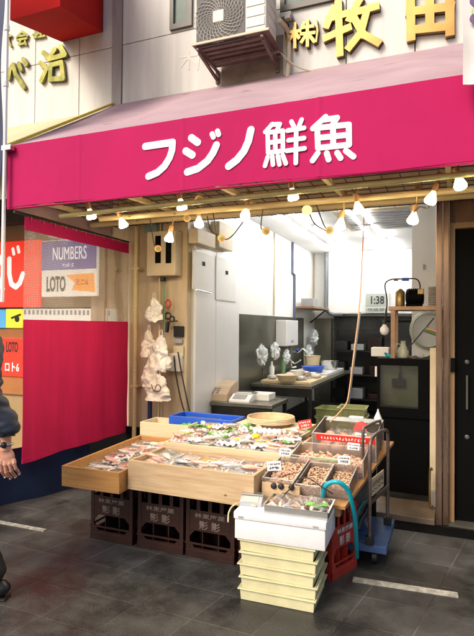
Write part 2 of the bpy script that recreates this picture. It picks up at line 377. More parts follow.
def link(name, me, material, parent=None, smooth=None, kind=None):
    me.materials.clear(); me.materials.append(M[material] if isinstance(material, str) else material)
    o = bpy.data.objects.new(name, me); COL.objects.link(o)
    if parent:
        me.transform(world_of(parent).inverted()); o.parent = parent
    else:
        xs = [v.co for v in me.vertices]
        c = Vector(((min(v.x for v in xs)+max(v.x for v in xs))/2, (min(v.y for v in xs)+max(v.y for v in xs))/2, min(v.z for v in xs)))
        if kind != 'structure':
            me.transform(Matrix.Translation(-c)); o.location = c
    if smooth:
        for p in me.polygons: p.use_smooth = True
        me.set_sharp_from_angle(angle=R(smooth))
    if kind: o['kind'] = kind
    return o
def tag(o, label, cat, group=None, kind=None):
    o['label'] = label; o['category'] = cat
    if group: o['group'] = group
    if kind: o['kind'] = kind
    return o
def thing(name, label, cat, loc=(0, 0, 0), rz=0, group=None):
    o = bpy.data.objects.new(name, None); COL.objects.link(o); o.location = loc; o.rotation_euler = (0, 0, rz); o.empty_display_size = .05
    return tag(o, label, cat, group)
def dup(root, loc, rz=0, label=None, rx=0, scale=None):
    def cp(o, parent):
        c = o.copy(); COL.objects.link(c); c.parent = parent
        for ch in [x for x in SC.objects if x.parent == o]: cp(ch, c)
        return c
    r = cp(root, None); r.location = loc; r.rotation_euler = (rx, 0, rz)
    if scale: r.scale = scale
    if label: r['label'] = label
    return r
def text_mesh(body, center, xd, zd, w, h, depth=.002, bold=0., fit='both'):
    cu = bpy.data.curves.new('t', 'FONT'); cu.body = body; cu.size = 1; cu.extrude = .5; cu.offset = bold; cu.resolution_u = 3
    ob = bpy.data.objects.new('t', cu); COL.objects.link(ob)
    dg = bpy.context.evaluated_depsgraph_get(); dg.update()
    me = bpy.data.meshes.new_from_object(ob.evaluated_get(dg)); bpy.data.objects.remove(ob)
    xs = [v.co for v in me.vertices]
    x0, x1, y0, y1 = min(v.x for v in xs), max(v.x for v in xs), min(v.y for v in xs), max(v.y for v in xs)
    xd = Vector(xd).normalized(); zd = Vector(zd).normalized(); nd = xd.cross(zd)
    sx = w/(x1-x0); sy = h/(y1-y0)
    mm = Matrix(((xd.x*sx, zd.x*sy, nd.x*depth, center[0]), (xd.y*sx, zd.y*sy, nd.y*depth, center[1]), (xd.z*sx, zd.z*sy, nd.z*depth, center[2]), (0, 0, 0, 1)))
    me.transform(Matrix.Translation((-(x0+x1)/2, -(y0+y1)/2, .5))); me.transform(mm)
    return me
def text(name, body, center, w, h, material, parent, xd=(1, 0, 0), zd=(0, 0, 1), depth=.002, bold=0.):
    return link(name, text_mesh(body, center, xd, zd, w, h, depth, bold), material, parent)
def quadpx(p, **pl): return [W(x, y, **pl) for x, y in p]
def curve(pts, k=6):
    """smooth Catmull-Rom points"""
    P = [Vector(p) for p in pts]; P = [P[0]*2-P[1]]+P+[P[-1]*2-P[-2]]; out = []
    for i in range(1, len(P)-2):
        for j in range(k):
            t = j/k; a, b, c, d = P[i-1], P[i], P[i+1], P[i+2]
            out.append(.5*((2*b)+(c-a)*t+(2*a-5*b+4*c-d)*t*t+(-a+3*b-3*c+d)*t**3))
    out.append(P[-2]); return out
FN = (0, -1, 0)
def strokes(mb, lst, ox, oy, sc, r, depth, Y, square=False):
    rr = r/sc/FPX*W(ox+200/sc, oy+150/sc, Y=Y).length*.97
    for pl in lst:
        mb.stroke([W(ox+x/sc, oy+y/sc, Y=Y) for x, y in pl], rr, depth, FN, square)
# ================================================================== SETTING
def struct(name, mb, m, smooth=None): return mb.build(name, m, None, smooth, 'structure')
struct('ground', MB().sheet(lambda u, v: (-30+60*u, -40+44.15*v, 0), 2, 2), 'paving')
struct('gutter_channel', MB().box(-3.2, 3, 4.13, 4.30, -.03, .006), 'blackmatt')
struct('pavement_edge', MB().box(-12, 12, 4.15, 14, -.2, -.004), 'darkfloor')
struct('threshold', MB().box(-2.33, -.11, 4.30, 4.72, 0, .05, .006), 'threshold')
a, b = W(353, 580, Z=0), W(458, 596, Z=0); mb = MB(); mb.bar(a+Vector((0, 0, .004)), b+Vector((0, 0, .004)), .052, .008)
struct('painted_line', mb, 'striplight')
a, b = W(-14, 520, Z=0), W(45, 531, Z=0); mb = MB(); mb.bar(a+Vector((0, 0, .004)), b+Vector((0, 0, .004)), .035, .008)
struct('painted_line', mb, 'striplight')
# ------------------------------------------------------------------ shop building
FY = 4.4
shop = thing('shop_building', 'pale panelled building whose open ground floor shop front shows a bright white back room', 'building', (-1.2, FY, 0))
def panels():
    mb = MB(); xs = [-9, -7.6, -6.5, -5.6, W(35, 90, Y=FY).x, W(79, 90, Y=FY).x, W(112, 90, Y=FY).x]
    xs2 = [W(122, 90, Y=FY).x, W(223, 80, Y=FY).x, W(346, 60, Y=FY).x, W(415, 50, Y=FY).x, .75, 1.5, 2.3, 3.2]
    zj = W(120, 45.5, Y=FY).z; zs = [3.0, zj, zj+1.55, zj+3.1, zj+4.6]
    win1 = (W(171, 20, Y=FY).x, W(193, 20, Y=FY).x, W(182, 29, Y=FY).z); win2 = (W(281, 5, Y=FY).x, W(338, 5, Y=FY).x, W(310, 7, Y=FY).z)
    for X in (xs, xs2):
        for i in range(len(X)-1):
            for j in range(len(zs)-1):
                x0, x1, z0, z1 = X[i]+.004, X[i+1]-.004, zs[j]+.004, zs[j+1]-.004
                cuts = [w for w in (win1, win2) if w[0] < x1 and w[1] > x0 and z1 > w[2] and zs[j] < w[2]+.8]
                if not cuts: mb.box(x0, x1, FY, FY+.03, z0, z1, .003); continue
                w = cuts[0]; wx0, wx1 = max(x0, w[0]), min(x1, w[1]); wz0 = max(w[2], z0); wz1 = min(w[2]+1.2, z1)
                if wz0 > z0: mb.box(x0, x1, FY, FY+.03, z0, wz0)
                if wz1 < z1: mb.box(x0, x1, FY, FY+.03, wz1, z1)
                if wx0 > x0: mb.box(x0, wx0, FY, FY+.03, wz0, wz1)
                if wx1 < x1: mb.box(wx1, x1, FY, FY+.03, wz0, wz1)
    return mb, win1, win2, zj
mb, win1, win2, zj = panels(); mb.build('cladding', 'cladding', shop)
MB().box(-9, 3.2, FY+.034, FY+.25, 2.62, 9).build('wall_backing', 'joint', shop)
MB().box(W(112.5, 90, Y=FY).x, W(121.5, 90, Y=FY).x, FY-.012, FY+.03, 3.0, 9).build('gutter_strip', 'gutter', shop)
for w in (win1, win2):
    f = MB(); x0, x1, z0 = w; z1 = z0+1.2
    f.box(x0, x1, FY-.03, FY+.05, z0, z0+.05).box(x0, x1, FY-.03, FY+.05, z1-.05, z1).box(x0, x0+.04, FY-.03, FY+.05, z0+.05, z1-.05).box(x1-.04, x1, FY-.03, FY+.05, z0+.05, z1-.05)
    fr = f.build('window', 'alu', shop)
    MB().box(x0+.04, x1-.04, FY+.0, FY+.01, z0+.05, z1-.05).build('pane', 'glassdark', fr)
MB().box(W(222, 80, Y=FY).x, W(283, 70, Y=FY).x, FY-.012, FY-.001, 3.4, W(250, 42, Y=FY).z).build('wall_patch', 'patch', shop)
# header, beige front wall (left), posts and transom (right)
MB().box(-3.45, 1.6, FY+.02, FY+.2, 2.52, 3.02, .004).build('header', 'beige2', shop)
mb = MB(); xx = [-3.45, -3.28, -2.98, -2.93, -2.62, -2.33]
for i in range(len(xx)-1): mb.box(xx[i]+.003, xx[i+1]-.003, FY+.10+(.03 if i % 2 else 0), FY+.2, 0, 2.515, .003)
mb.build('timber_wall', 'beige', shop)
MB().box(-3.45, -2.331, FY+.06, FY+.099, .0, .50, .003).build('shade_board', 'blackmatt', shop)  # added black board stands in for the shade low on the timber wall
mb = MB()
for x, r, z0 in ((-2.87, .022, 0), (-2.60, .009, 0)): mb.tube([(x, FY+.04, z0), (x, FY+.04, 2.5)], r, 10)
for z in (.9, 2.05): mb.box(-2.91, -2.83, FY+.02, FY+.12, z, z+.02)
mb.build('wall_pole', 'bamboo', shop)
mb = MB()
for x0, x1, y0 in ((-.105, -.060, -.07), (-.055, -.012, -.05)): mb.box(x0, x1, FY+y0, FY+.06, 0, 2.515, .004)
mb.build('metal_post', 'copper', shop)
MB().box(-.01, 1.6, FY+.03, FY+.1, 2.32, 2.515).build('transom', 'darkwood', shop)
mb = MB(); mb.box(-.01, .028, FY-.0, FY+.09, 0, 2.315, .003); mb.box(.03, 1.05, FY+.0, FY+.09, 2.27, 2.315, .003); mb.box(1.01, 1.05, FY+.0, FY+.09, 0, 2.268, .003); mb.box(1.052, 1.6, FY+.03, FY+.1, 0, 2.32)
mb.build('door_frame', 'framewood', shop)
d = MB().box(.03, 1.008, FY+.05, FY+.085, .02, 2.268).build('sliding_door', 'black', shop)
mb = MB(); c = W(467, 392, Y=FY+.05)
mb.tube([(c.x, FY+.02, c.z-.13), (c.x, FY+.02, c.z+.13)], .008, 8); mb.cb((c.x, FY+.036, c.z+.11), (.014, .03, .014)); mb.cb((c.x, FY+.036, c.z-.11), (.014, .03, .014))
for py in (362, 437): q = W(467, py, Y=FY+.05); mb.lathe([(.017, 0), (.017, .008), (.010, .012)], 14, Matrix.Translation((q.x, FY+.05, q.z)) @ Matrix.Rotation(R(90), 4, 'X'))
mb.build('handle', 'alu', d)
MB().box(.0, .03, FY-.02, FY-.001, W(453, 372, Y=FY).z, W(453, 358, Y=FY).z).build('latch', 'blackmatt', shop)
MB().box(-.012, .9, FY-.06, FY+.12, .0, .018).build('door_sill', 'alu', shop)
# interior shell
mb = MB(); mb.box(-2.47, -2.33, FY+.2, 9.6, 0, 2.84); mb.box(-2.33, .5, 9.5, 9.6, 0, 2.84); mb.box(.36, .5, FY+.2, 9.5, 0, 2.84); mb.build('interior_wall', 'white', shop)
MB().box(-2.47, .5, FY+.2, 9.6, 2.84, 2.97).build('ceiling', 'ceil', shop)
MB().box(-2.33, .36, 4.724, 9.5, .0, .045).build('shop_floor', 'darkfloor', shop)
MB().box(W(412, 250, Y=5.75).x, .36, 5.75, 5.87, .0, 2.84).build('partition_wall', 'white', shop)
c = W(424, 267, Y=5.75); MB().cb((c.x, 5.745, c.z), (.02, .012, .05), .002).build('wall_switch', 'grey', shop)
MB().box(-2.328, -2.312, 5.80, 8.75, .55, 1.65).build('splash_panel', 'steel', shop)
MB().box(-2.30, -1.95, 9.47, 9.495, .05, 1.66).build('splash_panel', 'steel', shop)
MB().box(-1.945, .35, 9.47, 9.495, .05, 1.70).build('splash_panel', 'darkwall', shop)
mb = MB()
for px, r in ((274, .011), (314, .012)):
    p = W(px, 290, X=-2.32); mb = MB(); mb.tube([(-2.315, p.y, 1.66), (-2.315, p.y, 2.835)], r, 8); mb.build('conduit', 'beige2', shop)
p = W(294, 290, X=-2.32); mb = MB(); mb.tube([(-2.31, p.y-.12, 2.835), (-2.31, p.y-.12, 2.35), (-2.31, p.y, 2.33), (-2.31, p.y, 1.62)], .02, 8); mb.build('conduit', 'conduitgrey', shop)
# overhanging white duct on the back wall
MB().box(W(328, 280, Y=9.3).x, .355, 9.3, 9.495, W(350, 314, Y=9.3).z, 2.838, .02).build('duct_casing', 'whitegloss', shop)
mb = MB(); x = W(326, 280, Y=9.3).x; mb.tube(curve([(x, 9.33, 2.83), (x, 9.33, 2.2), (x, 9.33, 1.86), (x+.10, 9.33, 1.74), (x+.3, 9.33, 1.73)]), .04, 8); mb.build('drain_pipe', 'pipegrey', shop)
mb = MB(); a = W(372, 212, Z=2.89); mb.box(-1.25, -.35, 5.9, 7.2, 2.80, 2.837, .004); 
ven = mb.build('ceiling_vent', 'beige2', shop)
mb = MB()
for i in range(8): mb.box(-1.18, -.42, 6.0+i*.14, 6.09+i*.14, 2.785, 2.799)
mb.build('slat', 'grey', ven)
# walk-in cooler doors on the left wall
cool = thing('wall_cooler', 'white panelled cold room front with two small beige boxes, left inside the shop', 'cold room', (-2.3, 5.1, .05))
mb = MB()
for y0, y1 in ((4.62, 5.10), (5.105, 5.76)): mb.box(-2.329, -2.300, y0, y1, .05, 2.5, .004)
mb.build('panel', 'whitegloss', cool)
for pa, pb, ya, yb in ((192, 212, 250, 292), (215.5, 235, 256, 302)):
    A, B = W(pa, ya, X=-2.3), W(pb, yb, X=-2.3)
    h = MB().box(-2.299, -2.288, A.y, B.y, B.z, A.z, .004).build('hatch', 'white', cool)
    MB().box(-2.2875, -2.283, (A.y+B.y)/2-.03, (A.y+B.y)/2+.03, (A.z+B.z)/2+.06, (A.z+B.z)/2+.10).build('nameplate', 'black', h)
for pa, pb, ya, yb in ((193, 211, 228, 249), (215, 229, 221, 252)):
    A, B = W(pa, ya, X=-2.25), W(pb, yb, X=-2.25)
    MB().box(-2.2995, -2.2, A.y, B.y, B.z, A.z, .01).build('control_box', 'beige2', cool)
mb = MB(); A = W(193, 290, X=-2.29); mb.tube([(-2.28, A.y, A.z), (-2.25, A.y, A.z), (-2.25, A.y+.35, A.z-.01), (-2.28, A.y+.35, A.z-.01)], .007, 6); mb.build('rail', 'steel_bright', cool)
# ------------------------------------------------------------------ gold letters on the wall
def lettering(label, lst, ox, oy, sc, r, depth, m, square, cat='sign lettering', split=None):
    t = thing('wall_lettering', label, cat, W(ox+100/sc, oy+200/sc, Y=FY-.02), 0, 'raised letters on the upper wall')
    for nm, ls in lst:
        mb = MB(); strokes(mb, ls, ox, oy, sc, r, depth, FY-.012, square); mb.bm.transform(Matrix.Translation((0, -.0, 0)))
        mb.build('letter', m, t)
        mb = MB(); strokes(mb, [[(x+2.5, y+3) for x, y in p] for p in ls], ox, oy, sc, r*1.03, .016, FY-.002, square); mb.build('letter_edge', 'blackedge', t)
    return t
lettering('large gold raised characters 牧 and 田 with small bracketed 株, right of the air conditioner', [
    ('m', [[(236, 45), (205, 120)], [(212, 90), (290, 68)], [(200, 172), (300, 128)], [(255, 22), (262, 240)]]),
    ('b', [[(345, 10), (303, 92)], [(330, 62), (418, 38)], [(378, 52), (352, 150), (300, 215)], [(325, 92), (362, 158), (425, 192)]])],
    280, 0, 4.31, 11.6, .04, 'gold', True)
t = [o for o in SC.objects if o.name.startswith('wall_lettering')][-1]
for (ls, ox, oy, sc, r) in ((([[(48, 148), (92, 142)], [(68, 112), (69, 212)], [(66, 152), (46, 182)], [(72, 152), (86, 172)], [(108, 108), (100, 130)], [(102, 128), (146, 122)], [(96, 156), (152, 150)], [(123, 98), (123, 205)], [(120, 156), (98, 190)], [(126, 155), (152, 188)]]), 280, 0, 4.31, 5.5),
                            (([[(160, 95), (166, 140), (160, 188)]]), 280, 0, 4.31, 2.6), (([[(34, 108), (28, 150), (34, 200)]]), 280, 0, 4.31, 2.6),
                            (([[(137, -62), (140, 212)], [(345, -62), (346, 185)], [(130, 75), (352, 48)], [(140, 172), (340, 152)], [(238, -60), (240, 160)], [(130, -60), (352, -85)]]), 385, 0, 5.327, 16.5)):
    mb = MB(); strokes(mb, ls, ox, oy, sc, r, .04, FY-.012, True); mb.build('letter', 'gold', t)
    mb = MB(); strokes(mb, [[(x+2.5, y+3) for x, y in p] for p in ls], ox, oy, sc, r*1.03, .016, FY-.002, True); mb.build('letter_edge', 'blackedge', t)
lettering('weathered greenish gold raised characters べ治 below small 会社, beneath the red awning box', [
    ('be', [[(62, 350), (70, 300), (88, 270), (104, 330), (150, 402)], [(122, 265), (134, 298)], [(148, 240), (166, 266)]]),
    ('ji', [[(268, 200), (288, 222)], [(250, 262), (275, 280)], [(255, 365), (290, 290)], [(335, 180), (300, 238), (388, 215)], [(368, 165), (395, 212)], [(312, 272), (306, 358), (384, 352), (374, 258), (314, 274)]])],
    0, 20, 5.925, 11, .03, 'goldgreen', False)
t = [o for o in SC.objects if o.name.startswith('wall_lettering')][-1]
ls = [[(105, 108), (138, 72), (170, 98)], [(120, 100), (155, 95)], [(108, 122), (165, 113)], [(132, 120), (118, 150), (156, 142)], [(155, 130), (162, 150)],
      [(214, 74), (222, 84)], [(203, 92), (232, 88), (210, 110)], [(221, 92), (221, 108)], [(250, 66), (248, 102)], [(238, 84), (262, 80)], [(234, 106), (270, 98)],
      [(45, 105), (72, 98)], [(55, 90), (60, 135), (72, 160)], [(45, 130), (60, 128)]]
mb = MB(); strokes(mb, ls, 0, 20, 5.925, 5, .02, FY-.008); mb.build('letter', 'goldgreen', t)
mb = MB(); strokes(mb, [[(60, 170), (110, 163)], [(85, 150), (85, 205)], [(82, 172), (62, 198)], [(88, 172), (110, 195)], [(118, 150), (112, 205)]], 160, 0, 2.9625, 2.4, .003, FY); mb.build('letter_ghost', 'ghost', shop)
# ------------------------------------------------------------------ awning
AY, AXL, AXR = 3.05, -3.12, 1.5
zb, zt = 2.385, 2.855; zw = 3.70
aw = thing('shop_awning', 'wide magenta shop awning with white characters フジノ鮮魚 and a faded pink top', 'awning', (-1.0, FY, 2.4))
def val(u, v):
    x = AXL+(AXR-AXL)*u; return (x, AY-.004*max(math.exp(-((x-q)/.012)**2) for q in (-2.45, -1.62, -.72, .2))+.003+.002*math.sin(x*5.1)*(1-v)+.001*math.sin(x*13), zb+(zt-zb)*v+(.006*math.sin(x*4) if v < .1 else 0)+.012*(u-.5)*0)
MB().sheet(val, 460, 4, .006).build('valance', 'magenta', aw, 40)
def top(u, v):
    x = AXL+(AXR-AXL)*u; sag = math.sin(v*math.pi)*(.025+.018*math.sin(x*4.2)+.01*math.sin(x*9.7))
    return (x, AY+(FY-AY-.004)*v, zt+(zw-zt)*v-sag)
MB().sheet(top, 90, 12, .005).build('canopy_top', 'canvas', aw, 40)
mb = MB(); mb.prism([(AXL, AY+.01, zb), (AXL, FY-.005, zb), (AXL, FY-.005, zw-.01), (AXL, AY+.01, zt-.004)], (.006, 0, 0)); mb.build('side_panel', 'canvas', aw)
MB().box(AXL, AXR, AY-.001, AY+.02, zb-.012, zb-.001, .003).build('hem', 'magenta', aw)
MB().bar((AXL-.01, AY+.01, zt+.012), (AXL-.01, FY-.01, zw+.012), .03, .02).build('edge_trim', 'yellow', aw)
LA = [[[(42, 125), (150, 109)], [(150, 109), (148, 140), (138, 170), (118, 203), (90, 228), (55, 243)]],
      [[(224, 91), (249, 109)], [(202, 143), (228, 159)], [(208, 226), (250, 212), (288, 182), (310, 150), (323, 120)], [(306, 76), (311, 88)], [(327, 65), (332, 78)]],
      [[(371, 203), (405, 177), (432, 143), (449, 105), (459, 60)]]]
for i, ls in enumerate(LA):
    mb = MB(); strokes(mb, ls[:3] if i == 1 else ls, 135, 115, 3.95, 12, .006, AY-.003)
    if i == 1: strokes(mb, ls[3:], 135, 115, 3.95, 8.5, .006, AY-.003)
    mb.build('letter', 'letter', aw)
LB = [[[(64, 112), (93, 80)], [(90, 82), (124, 80), (112, 106)], [(74, 115), (136, 107), (137, 190), (76, 198), (74, 115)], [(76, 157), (136, 149)], [(105, 110), (106, 194)],
       [(74, 216), (63, 252)], [(93, 212), (96, 247)], [(116, 211), (123, 246)], [(136, 208), (149, 242)],
       [(172, 70), (183, 92)], [(214, 62), (204, 86)], [(156, 107), (224, 96)], [(160, 147), (224, 138)], [(153, 190), (226, 180)], [(192, 104), (190, 240)]],
      [[(260, 98), (312, 50)], [(304, 62), (360, 54), (340, 84)], [(278, 96), (408, 82), (409, 165), (281, 178), (278, 96)], [(280, 137), (408, 124)], [(343, 88), (344, 170)],
       [(280, 200), (259, 230)], [(317, 200), (325, 226)], [(360, 198), (374, 220)], [(396, 190), (427, 214)]]]
mb = MB(); strokes(mb, LB[0], 250, 105, 4.12, 7.6, .006, AY-.003); mb.build('letter', 'letter', aw)
mb = MB(); strokes(mb, LB[1], 250, 105, 4.12, 9.2, .006, AY-.003); mb.build('letter', 'letter', aw)
# neighbouring cream awning (left)
na = thing('cream_awning', 'pale cream sloping awning of the neighbouring kiosk at the left edge', 'awning', (-5, FY, 2.6))
def top2(u, v):
    x = -6.5+(AXL-.03+6.5)*u; return (x, 3.2+(FY-.004-3.2)*v, 2.93+(3.66-2.93)*v-.03*math.sin(v*math.pi))
MB().sheet(top2, 12, 8, .006).build('canopy_top', 'cream', na, 40)
MB().box(-6.5, AXL-.03, 3.19, 3.2, 2.5, 2.93).build('valance', 'cream', na)
# red box awning above left
ra = thing('red_awning', 'red fabric box awning jutting out over the greenish gold characters at upper left', 'awning', (-3.5, FY, 4.4))
A, B = W(62, 42, Y=FY-.01), W(103, 32, Y=FY-.01)
dv = W(10, 20, Y=3.3)-A
P1, P2 = A+dv, B+dv
mb = MB(); mb.prism([A, P1, P1+Vector((0, 0, .9)), A+Vector((0, 0, 1.3))], (B-A)); mb.build('canopy', 'redfabric', ra)
mb = MB(); mb.tube([B+Vector((.004, -.03, -.01)), B+Vector((.004, -.03, .35)), B+Vector((.004, -.25, .6))], .008, 6); mb.build('stay', 'wire', ra)
# ------------------------------------------------------------------ air conditioner on bracket
ac = thing('air_conditioner', 'white outdoor air conditioner unit with round fan grille on a rusty bracket above the awning', 'air conditioner', (-1.6, 4.1, 3.85))
ay = 3.98; x0 = W(195, 40, Y=ay).x; x1 = W(266, 35, Y=ay).x; z0 = W(230, 39, Y=ay).z; z1 = z0+.58
MB().box(x0, x1, ay, ay+.27, z0, z1, .012).build('casing', 'acwhite', ac)
fc = W(228, 14, Y=ay); FR = .20
fx = W(219, 17, Y=ay).x; fz = W(219, 17, Y=ay).z
mb = MB(); mb.box(x0+.015, fx+.235, ay-.006, ay-.001, fz-.235, fz+.24, .002); mb.build('fan_opening', 'acdark', ac)
mb = MB()
for k in range(7): rr = .055+k*.027; mb.tube([(fx+rr*math.cos(t*math.pi/20), ay-.012, fz+rr*math.sin(t*math.pi/20)) for t in range(40)], .0018, 4, None, True)
for k in range(30):
    a0 = k*2*math.pi/30; mb.tube([(fx+r*math.cos(a0+r*4.2), ay-.014, fz+r*math.sin(a0+r*4.2)) for r in (.045, .09, .14, .19, .225)], .0028, 4)
mb.build('fan_grille', 'acwhite', ac)
MB().box(fx-.05, fx+.05, ay-.02, ay-.01, fz-.05, fz+.05, .008).build('hub_plate', 'acwhite', ac)
mb = MB()
for i in range(6): mb.box(fx+.245, x1-.012, ay-.005, ay-.001, z0+.06+i*.085, z0+.128+i*.085, .003)
mb.build('front_ribs', 'acwhite', ac)
mb = MB()
for i in range(5): mb.box(x1+.0005, x1+.004, ay+.03, ay+.24, z0+.1+i*.085, z0+.16+i*.085, .001)
mb.build('side_ribs', 'acwhite', ac)
mb = MB()
for x in (x0+.03, x1-.03):
    mb.box(x-.012, x+.012, ay-.02, FY-.001, z0-.045, z0-.029); mb.bar((x, ay+.02, z0-.05), (x, FY-.01, z0-.12), .022, .022); mb.box(x-.014, x+.014, FY-.03, FY-.001, z0-.15, z0-.046)
mb.bar((x0+.1, ay+.2, z0-.075), (x1+.05, ay+.2, z0-.075), .014, .014)
mb.build('bracket', 'rust', ac)
mb = MB(); mb.box(x0-.01, x1+.03, ay-.03, FY-.035, z0-.010, z0-.002); 
for i in range(5): mb.box(x0+.05, x1-.05, ay+.02+i*.07, ay+.06+i*.07, z0-.028, z0-.0105)
mb.build('tray', 'rust', ac)
MB().box(x0-.015, x1+.035, ay-.04, ay-.031, z0-.012, z0+.006).build('front_lip', 'beige2', ac)
# pipes and cables right of the unit
mb = MB(); pts = [W(279, 20, Y=4.2), W(288, 32, Y=4.36), W(289, 50, Y=4.36), W(287, 84, Y=4.33)]; mb.tube(curve(pts), .022, 8)
tag(mb.build('refrigerant_pipe', 'beige2', None, 50), 'beige lagged pipe running down the wall beside the air conditioner', 'pipe')
mb = MB(); pts = [W(272, 42, Y=4.3), W(290, 62, Y=4.32), W(312, 71, Y=4.36), W(345, 70, Y=4.37), W(400, 61, Y=4.37), W(474, 45, Y=4.37), W(560, 30, Y=4.37)]; mb.tube(curve(pts), .007, 6)
tag(mb.build('wall_cable', 'beige2', None, 50), 'thin cream cable swooping along the top of the awning below the gold characters', 'cable')
mb = MB(); c = W(287, 17, Y=4.34); mb.cb((c.x, 4.34, c.z), (.10, .10, .04), .006); mb.cb((c.x+.02, 4.30, c.z-.035), (.05, .05, .03), .005)
tag(mb.build('wall_bracket', 'gutter', None), 'small grey metal bracket under the upper right window', 'bracket')
# ------------------------------------------------------------------ banners and pole
bp = thing('banner_pole', 'thin white vertical pole with a dark navy banner at the left edge', 'banner pole', (-3.2, 3.0, 2.2))
mb = MB(); A, B = W(8.5, -60, Y=3.0), W(2.2, 302, Y=3.0); mb.tube([A, B], .014, 8)
for py in (28, 84): q = W(7.5-py*.02, py, Y=3.0); mb.lathe([(.02, -.02), (.02, .02)], 10, Matrix.Translation(q))
mb.build('pole', 'whitegloss', bp)
q = W(5, 148, Y=3.0); MB().box(q.x-.03, q.x+.06, 2.99, 3.04, q.z-.02, q.z+.02, .003).build('clamp', 'steel_bright', bp)
mb = MB(); mb.sheet(lambda u, v: (A.x-.03-.45*u-.01, 3.0+.015*math.sin(v*9+u*4), 2.62+(1.6)*v), 8, 20, .003); mb.build('banner', 'navy', bp, 60)
bn = thing('hanging_banner', 'white cloth banner with green and purple motifs hanging at the upper right corner', 'banner', (.3, 2.9, 2.8))
bx = W(463, 40, Y=2.92).x; bz = W(468, 84, Y=2.92).z
def ban(u, v): return (bx+.5*u, 2.92+.012*math.sin(v*26+u*5)+.012*math.sin(u*17), bz+1.5*v)
MB().sheet(ban, 20, 50, .003).build('cloth', 'bannerw', bn, 80)
for (cx_, cz_), col, r in (((.075, .36), 'bannerg', .035), ((.11, .25), 'bannerg', .028), ((.14, .10), 'bannerp', .03), ((.2, .4), 'bannerp', .04), ((.26, .2), 'bannerg', .04)):
    mb = MB(); mb.stroke([(bx+cx_-.02, 2.9, bz+cz_-.04), (bx+cx_+.02, 2.9, bz+cz_), (bx+cx_-.02, 2.9, bz+cz_+.05)], r*.55+.006, .004, FN); mb.build('motif_edge', 'bannerp', bn)
    mb = MB(); mb.stroke([(bx+cx_-.02, 2.835, bz+cz_-.04), (bx+cx_+.02, 2.835, bz+cz_), (bx+cx_-.02, 2.835, bz+cz_+.05)], r*.5, .004, FN); mb.build('motif', col, bn)
MB().box(bx-.02, bx+.6, 2.9, 2.93, bz+1.5, bz+1.53).build('rod', 'steel_bright', bn)
# ------------------------------------------------------------------ kiosk at left
KY = 4.58
ki = thing('lottery_kiosk', 'neighbouring lottery kiosk with red, orange and yellow sign boards at the left edge', 'kiosk', (-5, KY, 0))
MB().box(-8, -3.46, KY, KY+.15, 0, 2.9).build('wall', 'kiosk', ki)
def kbox(name, px0, px1, py0, py1, m, d=.04, y=KY, par=ki):
    A, B = W(px0, py0, Y=y-d), W(px1, py1, Y=y-d); return MB().box(A.x, B.x, y-d, y-.001, B.z, A.z, .004).build(name, m, par)
s = kbox('sign', -55, 39, 246, 307, 'redlit')
for pl in ([(2, 257), (-5, 271), (3, 289)], [(9.5, 259), (9.5, 274), (11.5, 284), (16, 287), (20, 283), (23, 274)], [(13, 249), (14, 254)], [(18, 247), (19, 252)]):
    mb = MB(); strokes(mb, [pl], 0, 0, 1.0, 2.7 if len(pl) > 2 else 1.7, .004, KY-.042); mb.build('letter', 'letterlit', s)
s = kbox('display_shelf', -60, 118, 308, 318, 'darkmetal', .03)
mb = MB()
for i in range(34):
    A = W(-30+i*4.2, 309+(i*.03), Y=KY-.06); mb.cb((A.x, KY-.045, A.z-.03), (.025, .02, .05), .002)
mb.build('ticket_pack', 'grey', s)
s = kbox('sign', -60, 5.5, 310, 328, 'cyanlit', .06); kbox('sign', 6, 22, 309, 328, 'yellowlit', .062); s = kbox('sign', 22.3, 118, 309, 326, 'whitelit', .05)
A = W(16, 319, Y=KY-.08); mb = MB(); mb.ball((A.x, KY-.066, A.z), (.035, .006, .035)); mb.bar((A.x-.08, KY-.066, A.z+.01), (A.x+.05, KY-.066, A.z+.05), .012, .02); mb.build('printed_shape', 'ink', ki)
kbox('counter_front', -60, 118, 328, 402, 'kioskorange', .03)
s = kbox('sign', -60, 23, 337, 377, 'redlit', .05)
text('letter', 'LOTO', W(12, 347, Y=KY-.052), .17, .12, 'ink', s, bold=.035); text('letter', 'ロト6', W(12, 367, Y=KY-.052), .20, .10, 'letterlit', s, bold=.01)
# projecting double sign box behind the clear curtain
sb = thing('projecting_sign', 'purple, white and orange lottery sign box reading NUMBERS and LOTO behind the clear curtain', 'sign', (-3.8, 4.2, 1.8))
A, B = W(42, 241, Y=4.3), W(97, 296, Y=4.3); zm = W(70, 269.5, Y=4.3).z
MB().box(A.x, B.x, 4.3, 4.335, B.z, A.z, .01).build('box', 'whitelit', sb); MB().box(A.x+.1, A.x+.16, 4.336, 4.575, zm-.02, zm+.02).build('mounting_arm', 'darkmetal', sb)
MB().box(A.x+.01, B.x-.01, 4.29, 4.299, zm, A.z-.01).build('purple_face', 'purplelit', sb)
text('letter', 'NUMBERS', W(69.5, 253, Y=4.287), .42, .13, 'letterlit', sb, bold=.0); text('letter', 'ナンバーズ', W(68, 265, Y=4.287), .14, .04, 'letterlit', sb, bold=.01)
text('letter', 'LOTO', W(56, 284, Y=4.297), .24, .16, 'ink', sb, bold=.035)
mb = MB(); mb.prism([W(66, 275, Y=4.297), W(94, 273, Y=4.297), W(95, 292, Y=4.297), W(72, 290, Y=4.297), W(75, 283, Y=4.297)], (0, -.006, 0)); mb.build('orange_panel', 'orangelit', sb)
text('letter', 'ミニ6', W(82, 282, Y=4.289), .15, .06, 'redsign', sb, bold=.02)
